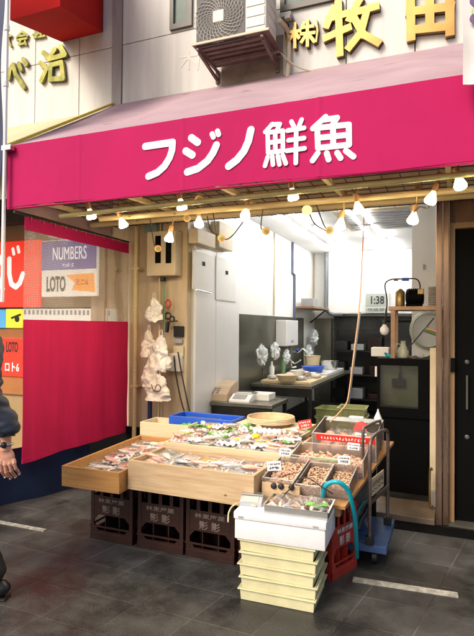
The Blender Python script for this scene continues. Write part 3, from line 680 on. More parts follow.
# ------------------------------------------------------------------ curtain
CXP = -2.99; cy0, cy1 = 3.09, 4.49
cu = thing('vinyl_curtain', 'tall side curtain, clear netted vinyl above and plain crimson cloth below', 'curtain', (CXP, 3.75, .5))
def cw(u, v, off=0): return CXP+.008*math.sin(u*9+1)+.004*math.sin(u*31+2*v)+.010*(1-v)*math.sin(u*14+.5+v*2)*(.4+u)+.006*math.sin(v*7+u*11)*(1-v)+.003*math.sin(v*23+u*17)*math.sin(u*5)
zc = 1.54
def low(u, v): y = cy0+(cy1-cy0)*u; return (CXP+(cw(u, v*.6)-CXP)*(1-.55*v), y, (.455-.012*u)+(zc-.455+.012*u)*v)
def up(u, v): y = cy0+(cy1-cy0)*u; return (CXP+(cw(u, .6+v*.4)-CXP)*.45, y, zc+(2.22-zc)*v)
MB().sheet(low, 110, 40, .002).build('cloth', 'curtain', cu, 80)
mb = MB(); mb.sheet(lambda u, v: (low(u, v*.045)[0]+.0035, low(u, 0)[1], low(u, 0)[2]+.003+.035*v), 110, 1, .003); mb.build('hem', 'curtain', cu, 80)
MB().sheet(up, 90, 10).build('clear_panel', 'vinyl', cu, 80)
def band(u, v): y = cy0+(cy1-cy0)*u; return (CXP+(cw(u, 1)-CXP)*.45, y, 2.221+.10*v)
MB().sheet(band, 60, 2, .003).build('top_band', 'magenta', cu, 80)
mb = MB()
for i in range(10): y = cy0+.06+i*.13; mb = MB(); mb.tube([(CXP+.02*math.cos(t), y, 2.315+.022*math.sin(t)) for t in [k*math.pi/4 for k in range(8)]], .003, 5, None, True); mb.build('ring', 'steel_bright', cu)
mb = MB(); mb.tube([(CXP, cy0-.1, 2.335), (CXP, cy1-.0, 2.335)], .010, 8); mb.build('rail', 'wire', cu)
def tp(u, v): a, b = Vector((-3.78, 2.45, 0)), Vector((-3.17, 4.12, 0)); q = a.lerp(b, u); return (q.x+.015*math.sin(u*19+v*3), q.y, .46*v)
tag(MB().sheet(tp, 40, 5, .012).build('tarpaulin', 'tarp', None, 70), 'dark blue tarpaulin screen standing on the paving under the crimson curtain', 'tarpaulin')
# ================================================================== UNDER THE AWNING: lattice, rails, lamps
mb = MB()
xs = [AXL+.06+i*.115 for i in range(31)]
for x in xs: mb.box(x-.0025, x+.0025, AY+.05, FY-.01, 2.468, 2.473)
for j in range(12): mb.box(AXL+.05, .45, AY+.06+j*.115, AY+.065+j*.115, 2.474, 2.479)
tag(mb.build('wire_lattice', 'wire', None), 'dark wire grid lattice lying flat under the awning above the lamps', 'lattice')
def rail(name, a, b, r, m, label, grp):
    mb = MB(); mb.tube([a, b], r, 10); return tag(mb.build(name, m, None, 60), label, 'rail', grp)
ya = 3.17; A = W(60, 216, Y=ya); B = W(474, 171.5, Y=ya)
rail('awning_rail', A, (1.0, ya, B.z), .017, 'yellowpipe', 'front yellow painted pipe rail carrying lamps just behind the magenta valance', 'rails under the awning')
yb = 3.55; A2 = W(100, 219, Y=yb); B2 = W(474, 189, Y=yb)
rail('awning_rail', A2, (1.0, yb, B2.z), .022, 'bamboo', 'middle bamboo coloured rail from which the lower lamps hang', 'rails under the awning')
yc = 4.0; A3 = W(128, 222, Y=yc); 
rail('awning_rail', (AXL+.05, yc, 2.425), (1.0, yc, 2.425), .025, 'bamboo', 'rear bamboo coloured rail nearest the building under the awning', 'rails under the awning')
for k, x in enumerate((-2.95, -2.2, -1.45, -.75, -.02)):
    mb = MB(); mb.bar((x, AY+.03, 2.445), (x+.02, FY-.01, 2.50), .03, .035)
    tag(mb.build('rafter', 'bamboo', None), ['leftmost of the five thin wooden rafters under the awning, above the curtain', 'second thin wooden rafter from the left under the awning', 'middle one of the five thin wooden rafters under the awning', 'second thin wooden rafter from the right under the awning', 'rightmost of the five thin wooden rafters, above the metal post'][k], 'rafter', 'thin rafters under the awning')
def aim(p, d):
    d = Vector(d).normalized(); z = -d; x = Vector((0, 0, 1)).cross(z)
    if x.length < .05: x = Vector((1, 0, 0))
    x.normalize(); y = z.cross(x); return Matrix(((x.x, y.x, z.x, p[0]), (x.y, y.y, z.y, p[1]), (x.z, y.z, z.z, p[2]), (0, 0, 0, 1)))
LAMPS = [  # px, py, plane Y, rail height point, aim
    (91, 215.5, 3.20, (.1, .35, -1), 'leftmost lit flood lamp, clipped to the front rail beside the valance'),
    (123, 224, 3.45, (.3, .3, -1), 'lit flood lamp hanging above the top right corner of the side curtain'),
    (169.3, 238, 3.6, (-.1, -.2, -1), 'low lit flood lamp hanging in front of the electrical box'),
    (181.6, 206, 3.20, (.1, .3, -1), 'lit flood lamp on the front rail beneath the character フ'),
    (199, 223, 3.58, (.1, -.2, -1), 'lit flood lamp hanging at the left edge of the white shop interior'),
    (245.5, 214, 3.55, (-.15, -.1, -1), 'lit flood lamp hanging on the middle rail beneath the character ノ'),
    (293, 196, 3.2, (.1, .3, -1), 'lit flood lamp clipped under the valance beneath the character 鮮'),
    (340.5, 225, 3.6, (-.1, -.2, -1), 'lit flood lamp hanging low above the long orange cord'),
    (358.5, 209, 3.5, (.2, .2, -1), 'small lit flood lamp close to the rail right of the orange cord'),
    (413, 219, 3.6, (-.15, -.3, -1), 'lit flood lamp hanging low in front of the white partition'),
    (431, 199, 3.4, (-.35, -.2, -1), 'lit flood lamp just left of the copper coloured post'),
    (460, 184, 3.2, (.2, -.2, -1), 'rightmost lit flood lamp on the front rail near the dark door')]
for (px, py, y, d, lab) in LAMPS:
    p = W(px, py, Y=y); mm = aim(p, d) @ Matrix.Scale(.80, 4)
    t = thing('flood_lamp', lab, 'lamp', (p.x, p.y, p.z+.1), 0, 'flood lamps under the awning')
    mb = MB(mm)
    mb.lathe([(.012, .085), (.016, .06), (.022, .048), (.038, .012), (.047, -.012), (.044, -.020)], 18); mb.build('reflector_bulb', 'litglass', t, 50)
    MB(mm).lathe([(.0435, -.0205), (.040, -.030), (.022, -.036)], 18).build('lit_face', 'glow', t, 80)
    MB(mm).lathe([(.019, .062), (.022, .066), (.022, .12), (.012, .13)], 12).build('socket', 'knob', t, 50)
    q = mm @ Vector((0, 0, .12)); rz_ = 2.40 if y < 3.3 else 2.38
    mb = MB(); mb.tube(curve([q, q+Vector((.01, .0, .03)), (q.x+.015, y+.0, max(q.z+.05, rz_+.03))]), .006, 6); mb.cb((q.x+.015, y, max(q.z+.05, rz_+.03)), (.03, .05, .03), .004); mb.build('clip_arm', 'brass', t)
KN = [(199, 199, 3.3, 'round amber lamp back beside the letter フ lamp under the valance'), (221.4, 238, 3.75, 'unlit round lamp with dark face on a drooping cable, left of the white room'), (266, 231, 3.75, 'unlit round orange lamp hanging alone in front of the bright ceiling lights'),
      (329.5, 230.5, 3.75, 'unlit round lamp with greenish face left of the low lit lamp'), (158, 248.5, 3.9, 'unlit round lamp with green face in front of the electrical box'), (187, 218, 3.6, 'small unlit lamp low under the rail behind the lit lamps'), (307, 210, 3.5, 'pale oval unlit bulb on the middle rail right of the lit central lamp')]
for i, (px, py, y, lab) in enumerate(KN):
    p = W(px, py, Y=y); d = Vector((0, 0, 1.5))-p; d += Vector((random.uniform(-.3, .3)*1, 0, random.uniform(-.9, -.3)))*1.0; mm = aim(p, d)
    t = thing('unlit_lamp', lab, 'lamp', p, 0, 'unlit lamps under the awning')
    r = .030 if i != 6 else .036
    MB(mm).lathe([(r*.5, .07), (r*.7, .045), (r*1.0, .0), (r*.95, -.012)], 16).build('reflector', 'bulbwhite' if i == 6 else 'knob', t, 50)
    if i != 6: MB(mm).lathe([(r*.55, -.0122), (r*.5, -.016)], 14).build('face', 'knobface', t, 60)
    q = mm @ Vector((0, 0, .07)); mb = MB(); mb.tube(curve([q, (q.x-.04, q.y, q.z+.02), (q.x-.10+.05*(i % 3), y, 2.42)]), .0045, 6); mb.build('flex', 'rubber', t)
mb = MB(); p1, p2 = W(221, 238, Y=3.74), W(240, 222, Y=3.7); mb.tube(curve([W(207, 216, Y=3.6), W(211, 230, Y=3.7), p1+Vector((0, .05, 0)), W(232, 236, Y=3.7), W(243, 222, Y=3.6)]), .0045, 6)
tag(mb.build('drooping_cable', 'rubber', None, 60), 'black cable drooping between two lamps at the left of the white room', 'cable')
mb = MB(); mb.tube(curve([W(309, 213, Y=3.55), W(315, 224, Y=3.6), W(328, 232, Y=3.78)]), .0045, 6)
tag(mb.build('drooping_cable', 'rubber', None, 60), 'black cable curving down to the greenish unlit lamp left of the orange cord', 'cable')
mb = MB(); mb.tube(curve([W(413, 213, Y=3.6), W(420, 207, Y=3.55), W(428, 208, Y=3.5), W(430, 196, Y=3.42)]), .0045, 6)
tag(mb.build('drooping_cable', 'rubber', None, 60), 'short black cable between the two lamps next to the copper post', 'cable')
# orange cord from the ceiling
mb = MB(); mb.tube(curve([W(365, 196, Y=4.3), W(363, 240, Y=4.25), W(360, 300, Y=4.15), W(354, 352, Y=4.05), W(349, 392, Y=3.98), W(346, 404, Y=3.95), W(338, 414, Y=3.9), W(330, 422, Y=3.88)]), .0045, 6)
tag(mb.build('orange_hose', 'orangecord', None, 60), 'long orange cord hanging from the awning rail down onto the stall', 'cord')
# ================================================================== LEFT WALL CLUTTER
LY = FY+.09
eb = thing('electrical_box', 'beige wall mounted electrical box with two dark windows left of the white room', 'electrical box', W(161, 275, Y=LY))
A, B = W(147, 232, Y=4.36), W(175, 275, Y=4.36)
MB().box(A.x, B.x, 4.36, LY, B.z, A.z, .006).build('cabinet', 'beige2', eb)
for p0, p1 in ((155.5, 160.5), (166, 171)):
    q0, q1 = W(p0, 236, Y=4.355), W(p1, 263, Y=4.355); MB().box(q0.x, q1.x, 4.352, 4.359, q1.z, q0.z).build('window', 'black', eb)
A, B = W(146, 223, Y=4.4), W(158, 233, Y=4.4); MB().box(A.x, B.x, 4.37, LY, B.z, A.z, .003).build('meter', 'glassdark', eb)
q = W(161, 279, Y=4.4); MB().cb((q.x, 4.44, q.z), (.035, .05, .04), .005).build('cable_gland', 'rubber', eb)
sw = thing('switch_plate', 'small dark grey wall switch plate with a paler socket below it', 'switch', W(177, 346, Y=LY))
for (a_, b_, c_, d_, m) in ((173.5, 183, 326, 337, 'darkmetal'), (174, 182, 339, 343.5, 'grey'), (173, 183, 346, 357, 'beige2')):
    A, B = W(a_, c_, Y=4.47), W(b_, d_, Y=4.47); MB().box(A.x, B.x, 4.47, 4.497, B.z, A.z, .004).build('plate', m, sw)
A, B = W(168, 353, Y=4.45), W(181, 372, Y=4.45)
tag(MB().box(A.x, B.x, 4.455, 4.498, B.z, A.z, .01).build('plastic_cover', 'bagwhite', None), 'clear plastic cover on the wall below the switch plate', 'cover')
for k, (pts, lab) in enumerate((([(178, 352), (181, 370), (186, 395), (191, 418)], 'black cable running down the beige wall, nearest the white room'), ([(174, 356), (176, 375), (181, 400), (187, 420)], 'second black cable on the beige wall, left of the other')))  :
    mb = MB(); mb.tube(curve([W(x, y, Y=4.43) for x, y in pts]), .007, 6); tag(mb.build('power_cable', 'rubber', None, 60), lab, 'cable', 'cables on the beige wall')
def bagshape(mb, p, w, h, seed, dep=.05):
    rd = random.Random(seed); ph = [rd.uniform(0, 6) for _ in range(6)]
    N = 14
    def f(u, v):
        a = u*2*math.pi; ww = w*(.28+.72*min(1, (1-v)*1.9)**.8)*.5
        if v > .93: ww *= .5
        cr = 1+.10*math.sin(a*3+ph[0]+v*5)+.07*math.sin(a*5+ph[1]+v*9)
        x = p.x+math.cos(a)*ww*cr+.012*math.sin(v*7+ph[2]); y = p.y+math.sin(a)*dep*cr*(.4+.6*(1-v)); z = p.z-h*(1-v)+.012*math.sin(a*2+ph[3])*(1-v)
        return (x, y, z)
    mb.sheet(f, 48, 34)
    for v in mb.bm.verts:
        d_ = v.co-p; k_ = min(1, max(0, -d_.z/h*2)); n_ = noise.noise_vector(v.co*16+Vector((seed, 0, 0)))*.028+noise.noise_vector(v.co*42+Vector((seed, 3, 0)))*.014; v.co += Vector((n_.x, n_.y*.8, n_.z*.5))*k_
    mb.ball((p.x, p.y, p.z-h+.01), (w*.30, dep*.5, .02), 12, 5)
    mb.tube([(p.x-w*.12, p.y, p.z-.02), (p.x-w*.05, p.y, p.z+.05), (p.x+w*.05, p.y, p.z+.05), (p.x+w*.12, p.y, p.z-.02)], .004, 5)
BG = [(154, 298, .15, .22, 'bagwhite', 'uppermost white carrier bag hanging on the beige timber wall'), (149, 330, .13, .24, 'bag', 'crumpled tan plastic bag hanging left of the larger white one'),
      (161, 335, .17, .33, 'bagwhite', 'large milky plastic bag hanging in the middle of the beige wall'), (151, 355, .16, .28, 'bag', 'lower pinkish beige bag overlapping the printed bag'),
      (158, 374, .23, .24, 'bag', 'lowest bag on the beige wall, wide and printed with a dark mark')]
for i, (px, py, w, h, m, lab) in enumerate(BG):
    t = thing('plastic_bag', lab, 'bag', W(px, py, Y=4.36), 0, 'plastic bags hanging on the beige wall')
    mb = MB(); bagshape(mb, W(px, py, Y=4.37-.02*i), w, h, i); mb.build('bag_body', m, t, 60)
    if i == 4:
        q = W(156, 388, Y=4.22); mb = MB(); mb.tube(curve([q+Vector(v) for v in ((-.05, 0, .03), (-.02, 0, -.03), (.01, 0, .03), (.05, 0, .01), (.03, 0, -.03), (-.03, 0, -.025))]), .004, 5); mb.build('printed_mark', 'ink', t)
t = thing('tool_bunch', 'bunch of black scissors and red tape rings hanging beside the bags', 'tools', W(169, 318, Y=4.42))
mb = MB()
for (x, y, r) in ((168, 316, .03), (172, 319, .025)): q = W(x, y, Y=4.42); mb.tube([(q.x+r*math.cos(a), q.y, q.z+r*math.sin(a)) for a in [k*math.pi/6 for k in range(12)]], .008, 6, None, True)
q = W(168, 322, Y=4.42); mb.bar(q, (q.x+.10, q.y, q.z+.01), .02, .012); mb.bar(q, (q.x-.01, q.y, q.z-.10), .035, .02)
mb.build('scissors', 'rubber', t, 60)
mb = MB(); q = W(168, 304, Y=4.42); mb.tube([(q.x+.028*math.cos(a), q.y, q.z+.04*math.sin(a)) for a in [k*math.pi/6 for k in range(12)]], .007, 6, None, True); mb.build('red_ring', 'inkred', t, 60)
mb = MB(); q = W(164, 282, Y=4.42); mb.tube([q, W(164.5, 330, Y=4.42)], .009, 6); tag(mb.build('green_rod', 'greenhose', None, 60), 'thin yellowish green rod standing against the wall behind the bags', 'rod')
mb = MB(); q = W(150, 400, Y=4.4); mb.tube([q, (q.x, 4.4, .06)], .022, 8); tag(mb.build('umbrella', 'navy', None, 60), 'dark furled umbrella like rod standing below the hanging bags', 'umbrella')
# ================================================================== INTERIOR
k = 0
for ci, (X_, nm) in enumerate(((-1.74, 'left'), (-.97, 'right'))):
    for ri, y0 in enumerate((5.35, 6.75, 8.15)):
        t = thing('fluorescent_light', '%s twin tube ceiling light of the %s row inside the shop' % (['nearest', 'middle', 'farthest'][ri], nm), 'ceiling light', (X_, y0+.6, 2.8), 0, 'ceiling lights inside the shop')
        mb = MB(); mb.prism([(X_-.10, y0, 2.838), (X_+.10, y0, 2.838), (X_+.04, y0, 2.77), (X_-.04, y0, 2.77)], (0, 1.25, 0)); mb.build('housing', 'whitegloss', t)
        for s in (-1, 1): mb = MB(); mb.tube([(X_+s*.075, y0+.02, 2.775), (X_+s*.075, y0+1.23, 2.775)], .016, 8); mb.build('tube', 'tube', t, 60)
# work counters
def table(name, label, x0, x1, y0, y1, z, top, legm, shelf=True, group=None, th=.04):
    t = thing(name, label, 'table', ((x0+x1)/2, (y0+y1)/2, .045), 0, group)
    MB().box(x0, x1, y0, y1, z-th, z, .004).build('tabletop', top, t)
    for (x, y) in ((x0+.03, y0+.03), (x1-.03, y0+.03), (x0+.03, y1-.03), (x1-.03, y1-.03)): MB().box(x-.018, x+.018, y-.018, y+.018, .046, z-th-.0005).build('leg', legm, t)
    if shelf: MB().box(x0+.05, x1-.05, y0+.05, y1-.05, .25, .27).build('shelf', legm, t)
    MB().box(x0+.05, x1-.05, y0+.012, y0+.03, z-th-.10, z-th-.001).build('apron', legm, t)
    return t
table('work_table', 'low dark steel table holding the beige register and the scales', -2.29, -1.62, 4.95, 5.5, .73, 'steel', 'darkmetal')
table('work_counter', 'long steel prep counter with pale cutting boards along the left wall', -2.29, -1.52, 6.15, 8.75, .80, 'steel', 'darkmetal')
tag(MB().box(-2.2, -1.56, 6.25, 7.2, .801, .835, .006).build('cutting_board', 'palewood', None), 'near pale cutting board on the steel prep counter', 'cutting board', 'cutting boards on the counter')
tag(MB().box(-2.2, -1.60, 7.35, 8.6, .801, .845, .006).build('cutting_board', 'whitegloss', None), 'far white cutting board on the steel prep counter', 'cutting board', 'cutting boards on the counter')
rg = thing('cash_register', 'beige cash register on the left end of the low steel table', 'cash register', (-2.12, 5.15, .73))
c = W(218, 401, Y=5.12); mb = MB(); mb.prism([(c.x-.17, 5.0, .731), (c.x-.17, 5.0, .80), (c.x-.17, 5.12, .87), (c.x-.17, 5.30, .92), (c.x-.17, 5.34, .731)], (.32, 0, 0)); mb.build('body', 'register', rg)
mb = MB(); mb.bar((c.x-.12, 5.03, .826), (c.x-.12, 5.10, .865), .06, .01, (0, 0, 1)); 
for i in range(4):
    for j in range(3): mb.cb((c.x-.10+i*.045, 5.02+j*.03, .817+j*.0175), (.03, .018, .012), .002)
mb.build('keys', 'grey', rg); MB().cb((c.x-.09, 5.27, .945), (.10, .03, .05), .006).build('display', 'register', rg)
c = W(245, 402, Y=5.15); sl = thing('table_scale', 'white digital scale with sloped keypad beside the register', 'scale', (c.x, 5.15, .731))
mb = MB(); mb.prism([(c.x-.12, 5.0, .731), (c.x-.12, 5.0, .75), (c.x-.12, 5.12, .80), (c.x-.12, 5.3, .80), (c.x-.12, 5.3, .731)], (.22, 0, 0)); mb.build('body', 'whitegloss', sl)
MB().box(c.x-.10, c.x+.08, 5.14, 5.29, .801, .815, .004).build('pan', 'steel_bright', sl); mb = MB(); mb.bar((c.x-.02, 5.02, .762), (c.x-.02, 5.10, .796), .14, .004); mb.build('keypad', 'grey', sl)
c = W(263, 398, Y=5.3); tag(MB().box(c.x-.14, c.x+.10, 5.2, 5.42, .731, .80, .006).build('white_box', 'paper', None), 'flat white cardboard box on the right end of the low steel table', 'box')
c = W(287, 384, Y=6.25); mb = MB(); mb.lathe([(.10, .836), (.135, .91), (.14, .912), (.128, .905), (.095, .845)], 24, Matrix.Translation((c.x, 6.25, 0))); tag(mb.build('basin', 'palewood', None, 40), 'cream plastic basin on the near cutting board', 'basin')
c = W(313, 369, Y=7.6); mb = MB(); mb.lathe([(.13, .846), (.17, .93), (.175, .93), (.16, .92), (.12, .86)], 24, Matrix.Translation((c.x, 7.6, 0))); tag(mb.build('blue_bowl', 'bluetray', None, 40), 'blue bowl on the far end of the prep counter', 'bowl')
for i in range(5):
    x, y = -2.1+.12*i, 6.4+.37*(i % 3); mb = MB(); mb.ball((x, y, .865+.0), (.07, .05, .03), 10, 6)
    tag(mb.build('fish_portion', ['silverfish', 'whitefish', 'pinkfish'][i % 3], None, 60), ['silver grey fish portion at the wall side of the near cutting board', 'white fish portion on the near cutting board', 'pinkish fish portion on the near cutting board', 'second silver grey fish portion on the near cutting board, mid way', 'white fish portion close to the front edge of the cutting board'][i], 'fish', 'fish portions on the cutting board')
CL = [('pan', 'steel_bright', -1.72, 7.0, .836, .11, .05, 'round steel pan on the near cutting board edge'), ('bowl', 'whitegloss', -1.95, 7.05, .836, .10, .07, 'white bowl at the rear of the near cutting board'), ('bucket', 'palewood', -2.05, 8.3, .846, .13, .20, 'cream bucket at the far end of the prep counter'), ('pot', 'steel_bright', -1.75, 8.2, .846, .14, .13, 'steel pot at the far end of the prep counter'), ('bottle', 'greenhose', -2.2, 7.2, .836, .035, .24, 'dark green bottle by the wall on the prep counter'), ('bottle', 'whitegloss', -2.22, 6.75, .836, .035, .20, 'white bottle by the wall on the prep counter')]
for nm, m, x, y, z, rr, hh, lab in CL:
    mb = MB(Matrix.Translation((x, y, z)))
    if nm == 'bottle': mb.lathe([(rr, 0), (rr, hh*.6), (rr*.4, hh*.78), (rr*.38, hh)], 14)
    else: mb.lathe([(rr*.8, 0), (rr, hh), (rr*1.05, hh), (rr*.92, hh*.95), (rr*.7, .01)], 20)
    tag(mb.build(nm, m, None, 40), lab, nm)
for i in range(4):
    mb = MB(T((-1.80+.03*i, 6.35+.18*i, .842), .5+.4*i)); mb.box(-.12, .06, -.018, .018, 0, .004, .001); mb.box(.06, .16, -.012, .012, -.003, .014, .003)
    tag(mb.build('kitchen_knife', 'steel_bright', None), ['nearest', 'second', 'third', 'farthest'][i]+' kitchen knife lying along the front edge of the cutting board', 'knife', 'kitchen knives on the cutting board')
# heater, taps, bags on the steel wall
A, B = W(286.5, 320, X=-2.15), W(298, 345, X=-2.15)
wh = thing('water_heater', 'small white instant water heater box on the steel wall panel', 'water heater', (-2.2, (A.y+B.y)/2, B.z))
MB().box(-2.31, -2.15, A.y, B.y, B.z, A.z, .01).build('casing', 'whitegloss', wh)
mb = MB(); ym = (A.y+B.y)/2; mb.tube(curve([(-2.2, ym-.1, B.z), (-2.2, ym-.1, B.z-.12), (-2.12, ym-.05, B.z-.25), (-2.0, ym-.1, B.z-.2)]), .012, 6); mb.tube(curve([(-2.2, ym+.1, B.z), (-2.2, ym+.12, B.z-.3), (-2.15, ym+.2, .9)]), .012, 6); mb.build('pipe', 'steel_bright', wh, 60)
MB().box(-2.151, -2.145, ym-.06, ym+.06, B.z+.04, B.z+.08).build('label_panel', 'grey', wh)
for i, (px, py, r, lab) in enumerate(((262, 355, .10, 'left crumpled clear plastic bag hung on the steel wall panel'), (275, 351, .09, 'middle crumpled plastic bag hung over the tap on the steel panel'), (286, 357, .08, 'right drooping clear bag next to the blue tap'), (314, 338, .11, 'clump of white plastic hanging near the far end of the steel panel'), (309, 352, .09, 'small white plastic bundle below the far clump'))):
    p = W(px, py, X=-2.2); mb = MB(); rd = random.Random(i+40)
    mb.ball(p, (r*.6, r, r*1.1), 18, 12)
    for v in mb.bm.verts: v.co += (v.co-p)*rd.uniform(-.35, .35)
    tag(mb.build('plastic_bundle', 'plasticclear', None), lab, 'plastic bag', 'plastic bags on the steel wall')
tp_ = thing('wall_tap', 'tap with blue handle on the steel wall panel between the plastic bags', 'tap', W(292, 352, X=-2.2))
mb = MB(); p = W(290, 352, X=-2.3); mb.tube(curve([p, p+Vector((.12, 0, 0)), p+Vector((.2, 0, .05)), p+Vector((.28, -.0, -.03))]), .014, 8); mb.build('spout', 'steel_bright', tp_, 60); MB().ball(p+Vector((.12, 0, .03)), (.03, .04, .02)).build('handle', 'bluetray', tp_, 60)
mb = MB(); p = W(263, 368, X=-2.29); mb.tube([p, p+Vector((0, 0, -.22))], .012, 8); tag(mb.build('wall_pipe', 'copper', None), 'short copper coloured pipe under the left plastic bag', 'pipe')
# shelf with radio
sh = thing('wall_shelf', 'small wooden shelf high at the rear left corner of the white room', 'shelf', W(310, 307, X=-2.1))
a0 = W(300, 307, X=-2.3); MB().box(-2.325, -2.0, a0.y-.3, 9.4, a0.z-.03, a0.z, .003).build('board', 'framewood', sh)
mb = MB(); mb.bar((-2.31, 9.2, a0.z-.25), (-2.05, 9.2, a0.z-.04), .02, .02); mb.build('bracket', 'darkmetal', sh)
mb = MB(); mb.cb((-2.15, a0.y+.05, a0.z+.07), (.2, .34, .13), .01); rd_ = tag(mb.build('radio', 'grey', None), 'small grey radio standing on the wooden corner shelf', 'radio')
# digital clock
ck = thing('digital_clock', 'white rectangular digital clock reading 1:38 on the back wall', 'clock', W(376, 312, Y=9.28))
A, B = W(364, 292, Y=9.25), W(389, 313, Y=9.25)
MB().box(A.x, B.x, 9.25, 9.299, B.z, A.z, .008).build('case', 'whitegloss', ck); MB().box(A.x+.03, B.x-.03, 9.242, 9.249, B.z+.11, A.z-.03).build('screen', 'lcd', ck); MB().box(A.x+.03, B.x-.03, 9.242, 9.249, B.z+.03, B.z+.09).build('screen', 'lcd', ck)
text('digits', '1:38', ((A.x+B.x)/2+.02, 9.239, (B.z+.11+A.z-.03)/2), .22, .14, 'ink', ck, bold=.02); text('digits', '10 25 20', ((A.x+B.x)/2, 9.239, B.z+.06), .26, .04, 'ink', ck)
# dark equipment at the back
fr = thing('dark_refrigerator', 'tall dark refrigerator standing in the dim rear of the shop', 'refrigerator', (-.75, 9.1, .045))
MB().box(-1.0, -.55, 8.7, 9.4, .046, 1.62, .01).build('cabinet', 'black', fr); MB().box(-.98, -.57, 8.68, 8.699, .1, 1.58, .006).build('door', 'darkmetal', fr); MB().box(-.96, -.945, 8.65, 8.679, .8, 1.2).build('handle', 'steel_bright', fr)
rk = thing('wire_rack', 'dark steel storage rack full of pans in the dim rear of the shop', 'rack', (-1.45, 9.1, .045))
mb = MB()
for x in (-1.85, -1.05):
    for y in (8.85, 9.3): mb.box(x-.015, x+.015, y-.015, y+.015, .046, 1.65)
mb.build('frame', 'darkmetal', rk)
for z in (.3, .7, 1.1, 1.45): MB().box(-1.83, -1.07, 8.86, 9.29, z, z+.02).build('shelf', 'darkmetal', rk)
rd = random.Random(3)
for i in range(9):
    x = -1.72+.28*(i % 3)+rd.uniform(-.03, .03); z = (.321, .721, 1.121)[i//3]
    tag(MB().box(x-.11, x+.10, 8.9, 9.2, z, z+rd.uniform(.08, .22), .01).build('storage_box', ['darkmetal', 'cratebrown', 'grey'][(i*2) % 3], None), ['dark metal', 'brown', 'grey'][(i*2) % 3]+' storage box on the '+['lowest', 'second', 'third'][i//3]+' shelf of the dim rear rack, '+['left', 'centre', 'right'][i % 3], 'box', 'boxes on the rear rack')
mb = MB(); mb.tube([(-1.55, 8.6, .05), (-1.35, 8.62, 1.75)], .016, 8); tag(mb.build('broom_handle', 'grey', None, 60), 'grey pole leaning in front of the dim rear rack', 'pole')
mb = MB(); mb.bar(W(335, 342, Y=8.4), W(364, 350, Y=8.4), .25, .02); mb.bar(W(335, 344, Y=8.4), W(335, 372, Y=8.4), .02, .02); mb.bar(W(364, 352, Y=8.4), W(364, 376, Y=8.4), .02, .02)
# stacked greenish totes inside
def tote_mesh(w, d, h, taper=.015, rim=.014, ribs=True):
    mb = MB(); t = .006
    mb.box(-w/2+taper, w/2-taper, -d/2+taper, d/2-taper, 0, .008, .003)
    def ring(x, y, z): return [(-x, -y, z), (x, -y, z), (x, y, z), (-x, y, z)]
    o0 = ring(w/2-taper, d/2-taper, 0); o1 = ring(w/2-.006, d/2-.006, h); i1 = ring(w/2-.006-t, d/2-.006-t, h); i0 = ring(w/2-taper-t, d/2-taper-t, .008)
    v = o0+o1+i1+i0; f = []
    for a in range(3):
        for k in range(4): f.append((a*4+k, a*4+(k+1) % 4, (a+1)*4+(k+1) % 4, (a+1)*4+k))
    mb._add(v, f)
    for z0, z1, e in ((h-(.012 if ribs else .007), h, rim),)+(((.004, .012, .012),) if ribs else ()):
        mb.box(-w/2-e+.006, w/2+e-.006, -d/2-e+.006, -d/2+.004, z0, z1, .002); mb.box(-w/2-e+.006, w/2+e-.006, d/2-.004, d/2+e-.006, z0, z1, .002)
        mb.box(-w/2-e+.006, -w/2+.004, -d/2+.0045, d/2-.0045, z0, z1, .002); mb.box(w/2-.004, w/2+e-.006, -d/2+.0045, d/2-.0045, z0, z1, .002)
    for x in ((-w/3, -w/9, w/9, w/3) if ribs else ()):
        for s in (-1, 1): mb.box(x-.003, x+.003, s*(d/2-.004)-.004, s*(d/2-.004)+.004, .012, h-.012)
    return mb
ORD = ['lowest', 'second lowest', 'third', 'fourth', 'fifth', 'sixth', 'topmost']
p = W(350, 408, Y=6.0); q = W(327, 410, Y=6.4)
o = tag(tote_mesh(.31, .34, .105).build('plastic_tote', 'totegreen', None), 'x', 'tote', 'olive totes stacked inside the shop'); o.location = (p.x, 6.2, .05)
proto = o; o['label'] = 'lowest olive tote of the right stack on the shop floor'
for i in range(1, 5): dup(proto, (p.x+.006*(i % 2), 6.2, .05+i*.107), .01*i, ORD[i]+' olive tote in the right stack on the shop floor')
for i in range(4): dup(proto, (q.x-.03, 6.75, .05+i*.107), -.02*i, ORD[i]+' olive tote in the left stack on the shop floor behind')
# fish tank on black cabinet + shelf with pumps
tk = thing('fish_tank', 'black fish tank cabinet with a murky greenish window at the right of the shop opening', 'fish tank', (-.38, 5.1, .045))
A, B = W(377, 358, Y=4.88), W(430, 500, Y=4.88)
MB().box(A.x, B.x, 4.9, 5.4, .046, .70, .004).build('cabinet', 'black', tk)
wa, wb = W(380, 365, Y=4.88), W(418, 409, Y=4.88)
mb = MB(); mb.box(A.x, wa.x, 4.88, 5.4, .705, A.z); mb.box(wb.x, B.x, 4.88, 5.4, .705, A.z); mb.box(wa.x, wb.x, 4.88, 5.4, .705, wb.z); mb.box(wa.x, wb.x, 4.88, 5.4, wa.z, A.z); mb.box(wa.x, wb.x, 5.3, 5.4, wb.z, wa.z); mb.build('frame', 'black', tk)
MB().box(wa.x+.001, wb.x-.001, 4.99, 5.295, wb.z+.001, wa.z-.001).build('water', 'tankwater', tk)
mb = MB(); c = W(399, 383, Y=4.97); mb.cb((c.x, 4.96, c.z), (.12, .05, .075), .012); mb.cb((c.x+.01, 4.96, c.z+.06), (.03, .03, .06), .004); mb.tube([(c.x+.01, 4.96, c.z+.08), (c.x+.01, 4.96, wa.z-.002)], .006, 6); mb.build('pump', 'blackmatt', tk)
MB().box(wa.x, wb.x, 4.884, 4.889, wb.z, wa.z).build('glass', 'tankglass', tk)
